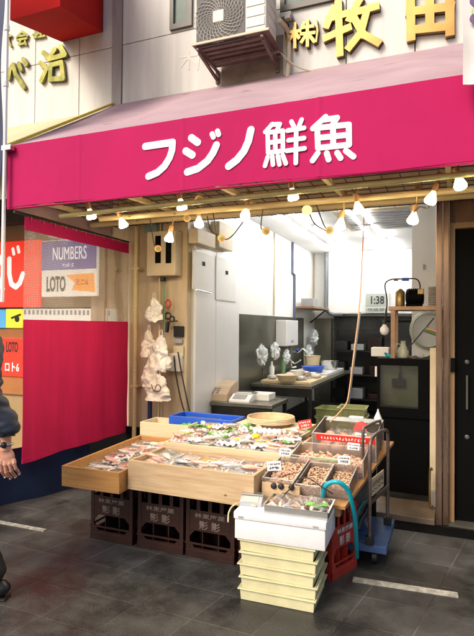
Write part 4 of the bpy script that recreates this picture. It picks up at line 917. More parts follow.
c = W(374, 372, Y=4.86); tag(MB().cb((A.x-.012, 4.93, c.z), (.02, .05, .09), .003).build('paper_tag', 'paper', None), 'small white tag stuck on the left edge of the black tank', 'tag')
zt_ = A.z
mb = MB(); mb.cb((A.x+.0, 5.15, zt_+.045), (.16, .14, .085), .008)
tag(mb.build('white_carton', 'paper', None), 'white carton on top of the left end of the black tank', 'carton')
ss = thing('pump_shelf', 'copper coloured metal shelf frame standing on the tank and carrying pumps', 'shelf', (-.3, 5.0, zt_))
za = W(410, 308, Y=4.92).z; xl = W(388.5, 308, Y=4.92).x
mb = MB(); mb.box(xl, -.03, 4.90, 5.25, za-.02, za+.015, .003); mb.build('board', 'shelfmetal', ss)
for (x, y) in ((xl+.04, 4.92), (xl+.04, 5.2), (-.06, 5.2)): MB().box(x-.018, x+.018, y-.018, y+.018, zt_+.001, za-.0205).build('leg', 'shelfmetal', ss)
zs_ = za+.016
pm = thing('air_compressor', 'black ribbed air compressor on the copper coloured shelf', 'compressor', (-.3, 5.05, zs_))
c = W(414, 300, Y=5.0); mm = Matrix.Translation((c.x-.075, 5.02, zs_+.085)) @ Matrix.Rotation(R(90), 4, 'Y')
MB(mm).lathe([(.03, 0), (.07, .01), (.075, .02), (.075, .14), (.06, .155), (.03, .16)], 18).build('motor', 'black', pm, 40)
mb = MB(mm)
for i in range(6): mb.lathe([(.076, .03+i*.018), (.081, .031+i*.018), (.081, .037+i*.018), (.076, .038+i*.018)], 18)
mb.build('cooling_fins', 'blackmatt', pm); MB().cb((c.x, 5.02, zs_+.012), (.14, .12, .022), .003).build('base', 'blackmatt', pm); MB().cb((c.x+.06, 4.97, zs_+.13), (.05, .05, .05), .006).build('valve_block', 'brass', pm)
c = W(400, 294, Y=4.98); mb = MB(Matrix.Translation((c.x, 4.99, zs_))); mb.lathe([(.04, 0), (.042, .01), (.042, .13), (.03, .145), (.012, .16)], 16); tag(mb.build('brown_canister', 'brass', None, 40), 'brown canister left of the black compressor', 'canister')
c = W(433, 294, Y=5.0); t = thing('spring_coil', 'grey ribbed cylinder at the right end of the copper shelf by the post', 'cylinder', (c.x, 5.0, zs_)); mb = MB(Matrix.Translation((c.x, 5.0, zs_)))
for i in range(11): mb.lathe([(.036, .0+i*.016), (.042, .004+i*.016), (.042, .010+i*.016), (.036, .014+i*.016)], 16)
mb.build('coil', 'gutter', t, 30)
mb = MB(); mb.tube(curve([W(386, 318, Y=4.95), W(387, 300, Y=4.95), W(385, 285, Y=4.95), W(391, 279.5, Y=4.95), W(404, 279, Y=4.95), W(416, 279, Y=4.95), W(420, 285, Y=4.98), W(419, 292, Y=4.98)]), .006, 6)
t = thing('air_line', 'looping air line with a blue joint above the compressor', 'hose', W(400, 279, Y=4.95)); mb.build('hose', 'rubber', t, 60)
a, b = W(402, 279.3, Y=4.95), W(409, 279.3, Y=4.95); mb = MB(); mb.tube([a, b], .014, 8); mb.build('joint', 'bluetray', t, 60); a, b = W(394, 279.6, Y=4.95), W(398, 279.6, Y=4.95); mb = MB(); mb.tube([a, b], .012, 8); mb.build('joint', 'rust', t, 60)
t = thing('bare_bulb', 'unlit white light bulb hanging beside the copper shelf leg', 'bulb', W(384.5, 330, Y=4.9)); p = W(384.5, 330, Y=4.9)
mb = MB(Matrix.Translation(p)); mb.lathe([(.008, -.048), (.032, -.035), (.042, -.008), (.038, .015), (.018, .04), (.016, .05)], 16); mb.build('globe', 'whitegloss', t, 80)
MB(Matrix.Translation(p)).lathe([(.018, .051), (.018, .08), (.008, .09)], 12).build('socket', 'rubber', t, 50); mb = MB(); mb.tube(curve([p+Vector((0, 0, .09)), W(385.5, 312, Y=4.9), W(387, 304, Y=4.93)]), .004, 5); mb.build('flex', 'rubber', t)
jg = thing('watering_jug', 'grey green plastic jug with handle standing on the black tank', 'jug', W(403, 355, Y=5.0)); c = W(403, 350, Y=5.0); zq = zt_+.002
MB(Matrix.Translation((c.x, 5.02, zq))).lathe([(.045, 0), (.05, .01), (.048, .07), (.025, .11), (.02, .14), (.024, .15)], 18).build('body', 'jug', jg, 50)
mb = MB(); mb.tube(curve([(c.x-.02, 5.02, zq+.12), (c.x-.055, 5.0, zq+.12), (c.x-.06, 5.0, zq+.07), (c.x-.046, 5.0, zq+.04)]), .007, 6); mb.build('handle', 'jug', jg, 60)
t = thing('hose_reel', 'pale green coiled hose ring against the partition behind the copper shelf', 'hose', W(427, 328, Y=5.7)); c = W(428, 330, Y=5.66)
mb = MB()
for k in range(3): mb.tube([(c.x+(.15+.012*k)*math.cos(a), 5.66+.02*k, c.z+(.17+.012*k)*math.sin(a)) for a in [i*math.pi/14 for i in range(28)]], .008, 6, None, True)
mb.build('coil', 'jug', t, 60)
mb = MB(); mb.bar(W(407, 350, Y=5.0), W(434, 318, Y=5.0), .012, .012); tag(mb.build('thin_rod', 'rubber', None), 'thin black rod leaning diagonally over the tank top', 'rod')
mb = MB(); mb.tube([W(425, 329, Y=4.98), W(438, 334, Y=4.98)], [.028, .024], 10); t = tag(mb.build('green_roll', 'greenhose', None, 60), 'green roll with orange core lying beside the copper post', 'roll')
mb = MB(); mb.tube([W(427, 328.5, Y=4.94), W(438, 332, Y=4.94)], .012, 8); tag(mb.build('orange_tube', 'orangecord', None, 60), 'short orange tube on the green roll beside the post', 'tube')
for i in range(3):
    c = W((412, 420, 426)[i], 352, Y=4.98); mb = MB(); mb.tube([(c.x+.035*math.cos(a), 4.98+.02*math.sin(a), zt_+.01+.02*i/2+.01*math.sin(a*2+i)) for a in [k*math.pi/7 for k in range(14)]], .006, 6, None, True)
    tag(mb.build('tubing_coil', ['rust', 'grey', 'jug'][i], None, 60), ['rusty red', 'grey', 'pale green'][i]+' loop of tubing lying on the black tank top', 'tubing', 'loops of tubing on the tank')
mb = MB(); c = W(382, 355, Y=4.95); mb.tube(curve([W(391, 356, Y=4.93), W(385, 353, Y=4.93), W(388, 356.5, Y=4.93), W(396, 356, Y=4.93)]), .008, 6); tag(mb.build('teal_tubing', 'teal', None, 60), 'short teal tubing at the front left corner of the tank top', 'tubing')
c0, c1 = W(430, 348, Y=4.62), W(439, 491, Y=4.62); tag(MB().box(c0.x, c1.x-.004, 4.62, 4.64, c1.z, c0.z).build('pale_board', 'beige2', None), 'narrow pale board standing against the inside of the copper post', 'board')
tag(MB().box(c0.x, c1.x-.004, 4.60, 4.66, .051, c1.z-.002, .004).build('stone_block', 'gutter', None), 'dark block under the pale board beside the copper post', 'block')
mb = MB(); a, b = W(430, 470, Y=4.5), W(430, 505, Y=4.5); mb.tube(curve([a+Vector((.02, 0, .0)), a, b, b+Vector((.02, 0, 0))]), .009, 6); tag(mb.build('brass_bar', 'brass', None, 60), 'short brass bar standing upright at the foot of the copper post', 'bar')
# ================================================================== STALL: crates
def crate_mesh(w=.345, d=.36, h=.42):
    mb = MB(); t = .012; p = .028
    for sx in (-1, 1):
        for sy in (-1, 1):
            x0 = sx*w/2; y0 = sy*d/2
            mb.box(min(x0, x0-sx*p), max(x0, x0-sx*p), min(y0, y0-sy*t), max(y0, y0-sy*t), 0, h, .002)
            mb.box(min(x0, x0-sx*t), max(x0, x0-sx*t), min(y0-sy*(t+.0005), y0-sy*p), max(y0-sy*(t+.0005), y0-sy*p), 0, h, .002)
    def side(m, L):
        a = L/2-p-.0005; e = .003
        mb.box(-L/2-e, L/2+e, -t-e, 0-.0006, -.001, .05, .003, m)       # bottom rim (proud)
        mb.box(-L/2-e, L/2+e, -e-t, -.0006, h-.028, h+.001, .003, m)      # top rim
        mb.box(-a, a, -t+.001, -.001, .05, .062, 0, m); mb.box(-a, a, -t+.001, -.001, .172, .305, .002, m); mb.box(-L/2-e, L/2+e, -t-.002-e, -t, .085, .098, 0, m)
        for k in (-1, 0, 1): mb.box(k*L*.24-.013, k*L*.24+.013, -t+.001, -.001, .305, h-.028, 0, m)
        for s in (-1, 1): mb.prism([(s*a, -t+.001, .062), (s*a-s*.035, -t+.001, .062), (s*a, -t+.001, .10)], (0, t-.002, 0), m); mb.prism([(s*a, -t+.001, .172), (s*a-s*.035, -t+.001, .172), (s*a, -t+.001, .135)], (0, t-.002, 0), m)
    side(T((0, -d/2+t, 0)), w); side(T((0, d/2-t, 0), math.pi), w); side(T((w/2-t, 0, 0), math.pi/2), d); side(T((-w/2+t, 0, 0), -math.pi/2), d)
    mb.box(-w/2+t, w/2-t, -d/2+t, d/2-t, .012, .022)
    for k in (-1, 1): mb.box(k*w/6-.003, k*w/6+.003, -d/2+t, d/2-t, .023, h*.5)
    mb.box(-w/2+t, w/2-t, -.003, .003, .023, h*.48)
    return mb
def crate(name, m, ink, lab, big='影 影', small='林東屋業'):
    t = thing(name, lab, 'crate', (0, 0, 0), 0, 'bottle crates under the stall')
    crate_mesh().build('crate_body', m, t)
    text('lettering', small, (0, -.1812, .275), .215, .032, ink, t, bold=.01, depth=.0015)
    text('lettering', big, (0, -.1812, .215), .15, .055, ink, t, bold=.012, depth=.0015)
    return t
cr = crate('bottle_crate', 'cratebrown', 'stencil', 'leftmost dark brown bottle crate under the front of the stall'); cr.location = (-2.185, 3.285, 0)
dup(cr, (-1.80, 3.285, 0), R(1), 'second dark brown bottle crate from the left, under the seam of the two wooden boxes')
dup(cr, (-1.43, 3.285, 0), R(-.6), 'third dark brown bottle crate from the left, lettered, left of the white foam box')
dup(cr, (-1.065, 3.30, 0), 0, 'dark brown bottle crate half hidden behind the pale yellow totes')
dup(cr, (-2.25, 3.80, 0), 0, 'dark brown bottle crate in the shade behind the leftmost front crate')
dup(cr, (-1.45, 3.86, 0), 0, 'dark brown bottle crate in the shade behind the third front crate')
rc = crate('bottle_crate', 'cratered', 'stencilw', 'bright red bottle crate standing beside the pale yellow totes and the trolley', '影 影', '林東屋業')
rc.scale = (.80, .80, 1)
ang = R(68); rc.rotation_euler = (0, 0, ang)
c_ = Vector((-.655, 3.125)); rc.location = (c_.x-.138*math.cos(ang-math.pi/2)+.144*math.cos(ang), c_.y-.138*math.sin(ang-math.pi/2)+.144*math.sin(ang), 0)
# ------------------------------------------------------------------ pale yellow totes + foam box
tr = R(2); TC = Vector((-.872, 2.892))
TL = ['lowest', 'second from the ground', 'middle', 'second from the top', 'topmost']
o = tag(tote_mesh(.425, .325, .0655, .011, .011, False).build('plastic_tote', 'tote', None), 'x', 'tote', 'pale yellow totes under the foam box'); o['label'] = 'lowest pale yellow tote of the stack, standing on the paving'
o.location = (TC.x, TC.y, .002); o.rotation_euler = (0, 0, tr); proto = o
for i in range(1, 5): dup(proto, (TC.x+(.004 if i % 2 else -.002), TC.y, .002+i*.0665), tr+R((0, 1.2, -.8, .9, -.5)[i]), (TL[i]+' pale yellow tote of the stack under the foam box'))
fb = thing('foam_box', 'white lidded foam box on top of the pale yellow totes carrying the metal tray', 'foam box', (TC.x+.014, TC.y-.005, .336), R(2.5))
m_ = world_of(fb)
mb = MB(m_); mb.box(-.250, .250, -.165, .165, 0, .108, .008); mb.build('box', 'foam', fb, 50)
mb = MB(m_); mb.box(-.256, .256, -.171, .171, .1085, .150, .010); mb.build('lid', 'foam', fb, 50)
for x in (-.226, .186): MB(m_).box(x, x+.028, -.1735, -.170, .118, .128, .0005).build('notch', 'grey', fb)
zf = .336+.150
mt = thing('metal_tray', 'rectangular steel tray heaped with seafood on the white foam box', 'tray', (TC.x+.098, TC.y-.03, zf+.001), R(3)); m_ = world_of(mt)
mb = MB(m_)
w, d, h = .345, .215, .042
for (x0, x1, y0, y1) in ((-w/2, w/2, -d/2, -d/2+.003), (-w/2, w/2, d/2-.003, d/2), (-w/2, -w/2+.003, -d/2+.003, d/2-.003), (w/2-.003, w/2, -d/2+.003, d/2-.003)): mb.box(x0, x1, y0, y1, 0, h)
mb.box(-w/2+.003, w/2-.003, -d/2+.003, d/2-.003, 0, .003)
for (x0, x1, y0, y1) in ((-w/2-.008, w/2+.008, -d/2-.008, -d/2), (-w/2-.008, w/2+.008, d/2, d/2+.008), (-w/2-.008, -w/2, -d/2, d/2), (w/2, w/2+.008, -d/2, d/2)): mb.box(x0, x1, y0, y1, h, h+.003)
mb.build('pan', 'steel_bright', mt)
rd = random.Random(11)
def film_sheet(w, d, z, seed, amp=.014, nu=26, nv=18):
    r2 = random.Random(seed); p = [r2.uniform(0, 6) for _ in range(6)]
    def f(u, v):
        x = (u-.5)*w; y = (v-.5)*d; e = max(abs(u-.5), abs(v-.5))*2
        return (x, y, z+amp*(math.sin(x*38+p[0]+y*21)*math.sin(y*55+p[1])+.5*math.sin(x*90+p[2]+y*70))-.012*max(0, e-.8)*5)
    return f
mb = MB(m_); mb.sheet(film_sheet(.31, .18, .060, 5, .006), 26, 18); mb.build('wrap_film', 'film', mt, 80)
for i in range(28):
    x, y = -.135+.045*(i % 7)+rd.uniform(-.012, .012), -.075+.05*(i//7)+rd.uniform(-.01, .01)
    mb = MB(m_); a = rd.uniform(0, 3.1); L = rd.uniform(.022, .045); mb.tube([(x-math.cos(a)*L, y-math.sin(a)*L*.6, .028), (x, y, .040+rd.uniform(0, .008)), (x+math.cos(a)*L, y+math.sin(a)*L*.6, .026)], [.006, .014, .007], 8)
    tag(mb.build('seafood_piece', ['pinkfish', 'whitefish', 'silverfish', 'brownfish'][i % 4], None, 70), ['pink', 'white', 'silvery', 'brown'][i % 4]+' seafood piece in the steel tray, column %s from the left, %s row' % (['one', 'two', 'three', 'four', 'five', 'six', 'seven'][i % 7], ['front', 'second', 'third', 'back'][i//7]), 'seafood', 'seafood pieces heaped in the steel tray')
mb = MB(m_); mb.sheet(lambda u, v: (.05+.11*u, -.09+.05*v+.02*u, .056+.006*math.sin(u*9)+.003*math.sin(v*7)), 12, 5, .002)
tag(mb.build('green_leaf', 'green', None, 60), 'bright green plastic leaf at the front right of the steel tray', 'leaf')
q = W(250, 505.5, Z=zf); q.y -= .055; mb = MB(T((q.x-.0, q.y+.09, zf+.001), R(9))); mb.prism([(-.062, -.05, 0), (-.062, -.05, .02), (-.062, .01, .045), (-.062, .05, .045), (-.062, .05, 0)], (.124, 0, 0))
t = thing('weighing_scale', 'small silver weighing scale at the back left of the foam box', 'scale', (q.x, q.y+.09, zf), R(9)); mb.build('body', 'scalegrey', t)
mb = MB(T((q.x, q.y+.09, zf+.001), R(9))); mb.box(-.064, .064, .0, .052, .0455, .052, .002); mb.build('pan', 'steel_bright', t); mb = MB(T((q.x, q.y+.09, zf+.001), R(9))); mb.bar((-.0, -.048, .0225), (-.0, -.004, .041), .085, .003); mb.build('display', 'lcd', t)
mb = MB(); mb.tube(curve([W(256, 506, Z=zf+.008), W(243, 503, Z=zf+.01), W(234, 505, Z=zf+.008), W(229, 512, Z=zf-.02), W(228, 522, Z=zf-.05)]), .0045, 6)
tag(mb.build('cream_wire', 'tote', None, 60), 'cream wire looping from the silver scale over the left end of the foam box', 'wire')
# ------------------------------------------------------------------ boards and boxes
tag(MB().box(-2.38, -.98, 2.98, 4.02, .426, .447, .003).build('stall_board', 'plywood', None), 'large flat plywood board lying on the brown crates under the wooden boxes', 'board')
def tray_box(name, label, x0, x1, y0, y1, z0, h, m, t=.018, floor='palewood', rz=0, rx=0, group=None, nails=True):
    cx_, cy_ = (x0+x1)/2, (y0+y1)/2
    tt = thing(name, label, 'wooden box', (cx_, cy_, z0), rz, group); tt.rotation_euler = (rx, 0, rz); mm = world_of(tt); w, d = (x1-x0)/2, (y1-y0)/2
    for nm, (a, b, c, e) in (('front_board', (-w, w, -d, -d+t)), ('back_board', (-w, w, d-t, d)), ('side_board', (-w, -w+t, -d+t+.0005, d-t-.0005)), ('side_board', (w-t, w, -d+t+.0005, d-t-.0005))):
        MB(mm).box(a, b, c, e, 0, h, .002).build(nm, m, tt)
    MB(mm).box(-w+t, w-t, -d+t, d-t, .004, .012).build('bottom', floor, tt)
    if nails:
        mb = MB(mm)
        for x in (-w+.012, w-.012):
            for z in (h*.25, h*.7): mb.lathe([(.0035, 0), (.0035, .001)], 8, Matrix.Translation((x, -d-.0005, z)) @ Matrix.Rotation(R(90), 4, 'X'))
        for o_ in (): pass
        mb.build('nail', 'gutter', tt)
    return tt
b1 = tray_box('fish_box', 'long orange tinted wooden fish box at the left front corner of the stall', -2.385, -1.935, 2.83, 3.78, .449, .135, 'orangewood', rx=R(1.5))
b2 = tray_box('fish_box', 'wide pale wooden fish box at the middle front of the stall', -1.92, -1.05, 2.90, 3.34, .450, .185, 'whitewood', t=.022, rz=R(-1.2))
b3 = tray_box('fish_box', 'broad shallow wooden display box in the middle of the stall behind the front box', -1.93, -.98, 3.37, 3.98, .585, .075, 'palewood')
b4 = tray_box('fish_box', 'pale wooden box at the back left of the stall beside the blue tray', -2.40, -1.95, 3.80, 4.06, .56, .14, 'palewood')
for (x0, x1, y0, y1) in ((-1.9, -1.0, 3.42, 3.94), (-2.36, -1.97, 3.83, 4.01)):
    tag(MB().box(x0, x1, y0, y1, .4475, .584 if x1 > -1.5 else .559, .004).build('riser_box', 'foam', None), 'white foam riser hidden beneath the %s wooden box' % ('broad middle' if x1 > -1.5 else 'back left'), 'foam box')
bt = thing('blue_tray', 'bright blue shallow plastic tray at the back of the stall', 'tray', (-1.93, 4.11, .66), R(-2)); m_ = world_of(bt)
mb = MB(m_)
w, d, h, tk_ = .60, .26, .075, .02
for (x0, x1, y0, y1) in ((-w/2, w/2, -d/2, -d/2+tk_), (-w/2, w/2, d/2-tk_, d/2), (-w/2, -w/2+tk_, -d/2+tk_, d/2-tk_), (w/2-tk_, w/2, -d/2+tk_, d/2-tk_)): mb.box(x0, x1, y0, y1, 0, h, .004)
mb.box(-w/2+tk_, w/2-tk_, -d/2+tk_, d/2-tk_, 0, .008); mb.build('tray_body', 'bluetray', bt)
MB(m_).box(-.22, .12, -.06, .06, .02, .05, .01).build('contents', 'steel', bt)
tag(MB().box(-2.2, -1.66, 4.0, 4.22, .0, .659, .004).build('support_box', 'blackmatt', None), 'dark support box standing on the ground behind the stall under the blue tray', 'box')
# bamboo sieve on pale box
tag(MB(T((-1.32, 4.07, .56), R(-4))).box(-.30, .30, -.12, .17, .09, .155, .004).build('wooden_lid', 'palewood', None), 'pale wooden box lid under the round bamboo sieve', 'lid')
tag(MB().box(-1.55, -1.1, 4.0, 4.22, .0, .649, .004).build('support_box', 'blackmatt', None), 'dark support box standing on the ground behind the stall under the sieve', 'box')
sv = thing('bamboo_sieve', 'round shallow bamboo sieve on a pale wooden lid at the back of the stall', 'sieve', (-1.34, 4.06, .716)); m_ = Matrix.Translation((-1.34, 4.06, .716))
MB(m_).lathe([(.155, 0), (.185, .035), (.192, .06), (.185, .062), (.175, .035), (.150, .012), (.02, .010)], 36).build('bowl', 'whitewood', sv, 40)
mb = MB(m_)
for k in range(4): rr = .187+.002*k; mb.tube([(rr*math.cos(a), rr*math.sin(a), .062-.011*k) for a in [i*math.pi/18 for i in range(36)]], .0045, 5, None, True)
mb.build('rim', 'palewood', sv, 60)
# ------------------------------------------------------------------ packs of fish
def pack_base(t, w, d, m='letter'):
    mb = MB(); mb.box(-w/2+.008, w/2-.008, -d/2+.008, d/2-.008, 0, .003)
    o0 = [(-w/2+.008, -d/2+.008, 0), (w/2-.008, -d/2+.008, 0), (w/2-.008, d/2-.008, 0), (-w/2+.008, d/2-.008, 0)]
    o1 = [(-w/2, -d/2, .014), (w/2, -d/2, .014), (w/2, d/2, .014), (-w/2, d/2, .014)]
    i1 = [(x*.95, y*.94, z) for x, y, z in o1]; i0 = [(x*.97, y*.95, .0035) for x, y, z in o0]
    v = o0+o1+i1+i0; f = []
    for a in range(3):
        for k in range(4): f.append((a*4+k, a*4+(k+1) % 4, (a+1)*4+(k+1) % 4, (a+1)*4+k))
    mb._add(v, f); mb.build('foam_tray', m, t)
    MB().sheet(film_sheet(w*.98, d*.98, .024, w*1000, .0022, 10, 8), 10, 8).build('film', 'film', t, 80)
def fillets(t, n, m, w, d, th=.012):
    for i in range(n):
        mb = MB(); x = (i-(n-1)/2)*w*.80/n; mb.ball((x, random.uniform(-.004, .004), .010), (w*.43/n, d*.38, th), 12, 8, None)
        mb.build('fillet', m, t, 70)
def fishmesh(L=.15, h=.022):
    mb = MB(); n = 12; prof = [(0, .001), (.04, .35), (.12, .72), (.25, 1), (.45, .95), (.65, .65), (.80, .34), (.88, .18), (.92, .2)]
    mb.tube([(-L/2+p*L, .006*math.sin(p*5), h*.55) for p, r in prof], [max(.001, r*h) for p, r in prof], 10)
    for v in mb.bm.verts: v.co.z = .003+(v.co.z-h*.55)*.6+h*.5
    x = L/2-.09*L
    mb.prism([(x, .006, h*.5), (L/2+.01, .026, h*.5), (L/2-.004, .004, h*.5), (L/2+.008, -.018, h*.5)], (0, 0, .003))
    mb.prism([(-L*.1, .018, h*.45), (L*.12, .034, h*.45), (L*.16, .016, h*.45)], (0, 0, .0025))
    return mb
def eye(mbx, L, h): mbx.lathe([(.0035, 0), (.003, .001)], 8, Matrix.Translation((-L/2+.1*L, -.004, h*.98)))
def make_pack(kind):
    w, d = {'whole': (.19, .13), 'long': (.22, .09)}.get(kind, (.155, .11))
    nm = {'salmon': 'salmon', 'tuna': 'dark red tuna', 'pink': 'pink fish slices', 'white': 'pale fish slices', 'whole': 'whole silver fish', 'red': 'whole red fish', 'squid': 'brown grilled fish', 'roe': 'orange yellow roe', 'mixed': 'mixed sashimi with leaf', 'long': 'skewered brown fish'}[kind]
    t = thing('fish_pack', nm, 'fish pack', (0, 0, 0), 0, 'film wrapped fish packs laid out on the stall')
    pack_base(t, w, d)
    if kind == 'salmon': fillets(t, 2, 'salmon', w, d)
    elif kind == 'tuna': fillets(t, 3, 'tuna', w, d)
    elif kind == 'pink': fillets(t, 4, 'pinkfish', w, d)
    elif kind == 'white': fillets(t, 3, 'whitefish', w, d)
    elif kind in ('whole', 'red'):
        for i in range(3 if kind == 'whole' else 2):
            mb = fishmesh(.15, .017 if kind == 'whole' else .022); mb.bm.transform(Matrix.Translation((0, (i-1)*.034 if kind == 'whole' else (i-.5)*.052, .004)) @ Matrix.Rotation(R(4*(i-1)), 4, 'Z'))
            f_ = mb.build('fish', 'silverfish' if kind == 'whole' else 'redfish', t, 60)
    elif kind == 'squid': fillets(t, 4, 'brownfish', w, d, .013)
    elif kind == 'roe': fillets(t, 2, 'roe', w, d, .014)
    elif kind == 'mixed':
        for i, m in enumerate(('tuna', 'whitefish', 'salmon')):
            mb = MB(); mb.ball(((i-1)*.045, -.008, .012), (.02, .033, .012), 10, 6); mb.build('fillet', m, t, 70)
        mb = MB(); mb.sheet(lambda u, v: (-.07+.14*u, .030+.018*v, .012+.020*v+.004*math.sin(u*30)), 14, 3, .0015); mb.build('leaf', 'leaf', t)
    else:
        for i in range(7): mb = MB(); mb.tube([(-.085+i*.028, -.032, .010), (-.085+i*.028, 0, .016), (-.085+i*.028, .032, .009)], [.006, .012, .005], 8); mb.build('fish', 'brownfish', t, 70)
    lb = MB().box(w*.12, w*.12+.045, -d/2+.012, -d/2+.040, .0275, .0282).build('price_label', 'paper', t)
    MB().box(w*.12+.003, w*.12+.042, -d/2+.033, -d/2+.037, .0283, .0286).build('price_text', 'inkred', lb); MB().box(w*.12+.012, w*.12+.040, -d/2+.016, -d/2+.026, .0283, .0286).build('price_text', 'ink', lb)
    t['nm'] = nm
    return t
PROTO = {}; NAMES = {}
def place_pack(kind, loc, rz, where, rx=0, scale=None):
    if kind not in PROTO:
        t = make_pack(kind); NAMES[kind] = t['nm']; del t['nm']; PROTO[kind] = t
        t.location = loc; t.rotation_euler = (rx, 0, rz); t['label'] = 'pack of %s, %s' % (NAMES[kind], where)
        if scale: t.scale = scale
        return t
    return dup(PROTO[kind], loc, rz, 'pack of %s, %s' % (NAMES[kind], where), rx, scale)
rd = random.Random(5)
# long box: 5 rows x 2
KK = [['white', 'squid'], ['squid', 'salmon'], ['tuna', 'squid'], ['salmon', 'tuna'], ['squid', 'red']]
RW = ['front', 'second', 'third', 'fourth', 'rearmost']; ROWN = 'row of the long orange tinted box'
m1 = world_of(b1)
tag(MB(m1).box(-.20, .20, -.43, .43, .013, .072, .004).build('ice_slab', 'foam', None), 'white slab under the packs in the long orange tinted box', 'slab')
for r in range(5):
    for c in range(2):
        k = KK[r][c]; p = m1 @ Vector((-.098+c*.195, -.365+r*.172, .076+.006*r))
        place_pack(k, p, rd.uniform(-.12, .12)+(.05 if c else 0), '%s in the %s %s' % (['left', 'right'][c], RW[r], ROWN), R(4))
KK = [['red', 'whole', 'pink', 'whole', 'pink'], ['whole', 'pink', 'roe', 'pink', 'tuna']]
m2 = world_of(b2); PO = ['leftmost', 'second from left', 'middle', 'fourth from left', 'rightmost']
tag(MB(m2).box(-.40, .40, -.19, .19, .013, .128, .004).build('ice_slab', 'foam', None), 'white slab under the packs in the wide pale front box', 'slab')
for r in range(2):
    for c in range(4 if r == 0 else 5):
        n = (4 if r == 0 else 5); k = KK[r][c]; p = m2 @ Vector((-.31+c*(.62/(n-1)), -.095+r*.175,   .134+.010*r+rd.uniform(0, .012)))
        place_pack(k, p, rd.uniform(-.6, .6), '%s, %s row of wide front box' % (PO[c], ['front', 'back'][r]), R(rd.uniform(2, 14)))
m3 = world_of(b3)
tag(MB(m3).box(-.44, .44, -.27, .27, .013, .058, .004).build('ice_slab', 'foam', None), 'white slab under the packs in the broad middle display box', 'slab')
KK = [['pink', 'white', 'long', 'pink', 'red'], ['white', 'mixed', 'pink', 'roe', 'tuna'], ['mixed', 'white', 'pink', 'mixed', 'salmon'], ['pink', 'roe', 'mixed', 'white', 'pink']]
for r in range(4):
    for c in range(5):
        k = KK[r][c]; p = m3 @ Vector((-.36+c*.18+(.02 if r % 2 else -.01), -.21+r*.142, .064+.014*r+rd.uniform(0, .012)))
        place_pack(k, p, rd.uniform(-.55, .55), '%s, %s row of middle display' % (PO[c], ['front', 'second', 'third', 'back'][r]), R(rd.uniform(2, 14)))
m4 = world_of(b4)
place_pack('squid', m4 @ Vector((-.1, -.02, .07)), .1, 'left in the pale box at the back left corner', R(6)); place_pack('white', m4 @ Vector((.09, -.01, .07)), -.1, 'right in the pale box at the back left corner', R(6))
tag(MB(m4).box(-.19, .19, -.1, .1, .013, .068, .004).build('ice_slab', 'foam', None), 'white slab under the packs in the back left box', 'slab')
mb = MB(); q = m4 @ Vector((.17, -.02, .12)); mb.sheet(lambda u, v: (q.x-.09+.2*u, q.y-.05+.10*v, q.z+.012*math.sin(u*3.1)+.006*math.sin(u*25+v*5)), 16, 6, .002); tag(mb.build('green_sheet', 'green', None, 60), 'light green plastic garnish sheet between the back left box and the blue tray', 'garnish')
for i, (u, v) in enumerate(((-.12, .10), (.08, .11), (.40, .26))):
    q = m3 @ Vector((u, v, .118)); mb = MB(); mb.sheet(lambda a, b: (q.x-.05+.12*a, q.y-.03+.05*b, q.z+.006*math.sin(a*20)+.012*b), 12, 4, .002); tag(mb.build('green_garnish', 'leaf', None, 60), ['left', 'middle', 'right'][i]+' strip of green leaf garnish standing among the middle display packs', 'garnish', 'leaf garnishes in the middle display')
for i in range(6):
    q = m3 @ Vector((.10+i*.037, .075, .115)); mb = MB(T(tuple(q), 0, R(20))); mb.lathe([(.016, 0), (.018, .01), (.018, .04), (.010, .048)], 12)
    tag(mb.build('white_cup', 'letter', None, 50), ['leftmost', 'second from left', 'third from left', 'third from right', 'second from right', 'rightmost'][i]+' small white cup in the row of six on the display', 'cup', 'row of six small white cups on the middle display')
q = m3 @ Vector((.14, -.04, .12)); mb = MB(); mb.ball(q, (.032, .026, .018), 12, 7); tag(mb.build('yellow_lump', 'brightyellow', None, 70), 'bright yellow lump, a lemon like piece, in the middle display', 'lemon')
# loose whole fish, cuts and crumpled papers strewn over the packs
def loose(kind, mw, x, y, z, rz, label, L=.17, h=.022):
    m = {'pink': 'redfish', 'silver': 'silverfish', 'pale': 'whitefish'}[kind]
    mb = fishmesh(L, h); mb.bm.transform(mw @ T((x, y, z), rz, R(rd.uniform(-6, 10)), R(rd.uniform(-5, 5))))
    o = mb.build('loose_fish', m, None, 60); tag(o, label, 'fish', 'loose fish on the stall')
    return o
def paper(mw, x, y, z, w, d, rz, label, seed, m='wrap'):
    r2 = random.Random(seed); p = [r2.uniform(0, 6) for _ in range(6)]
    def f(u, v):
        a = (u-.5)*w*(1+.15*math.sin(v*5+p[4])); b = (v-.5)*d*(1+.15*math.sin(u*6+p[5])); e = max(abs(u-.5), abs(v-.5))*2
        return (a, b, .010+.013*abs(math.sin(u*7+p[0]+v*4))*abs(math.sin(v*8+p[1]))+.006*math.sin(u*19+v*13+p[2])+.007*max(0, e-.7)*math.sin(u*9+v*7+p[3]))
    mb = MB(mw @ T((x, y, z), rz)); mb.sheet(f, 20, 14, .001); o = mb.build('wrapping_sheet', m, None, 70); return tag(o, label, 'wrapping', 'crumpled wrapping sheets among the fish')
PX = ['far left', 'left', 'centre left', 'centre', 'centre right', 'right', 'far right']
for i in range(7):
    x = -.36+i*.12; paper(m2, x, rd.uniform(-.08, .0), .136, .15, .12, rd.uniform(-.8, .8), 'crumpled pale wrapping at the %s of the wide front box' % PX[i], 100+i, 'wrap')
    loose(['pink', 'pale', 'silver'][i % 3], m2, x+rd.uniform(-.02, .02), rd.uniform(-.10, -.02), .168, rd.uniform(-.7, .7), 'loose %s fish lying at the %s of the wide front box' % (['reddish', 'pale', 'silver'][i % 3], PX[i]), rd.uniform(.13, .19), rd.uniform(.018, .026))
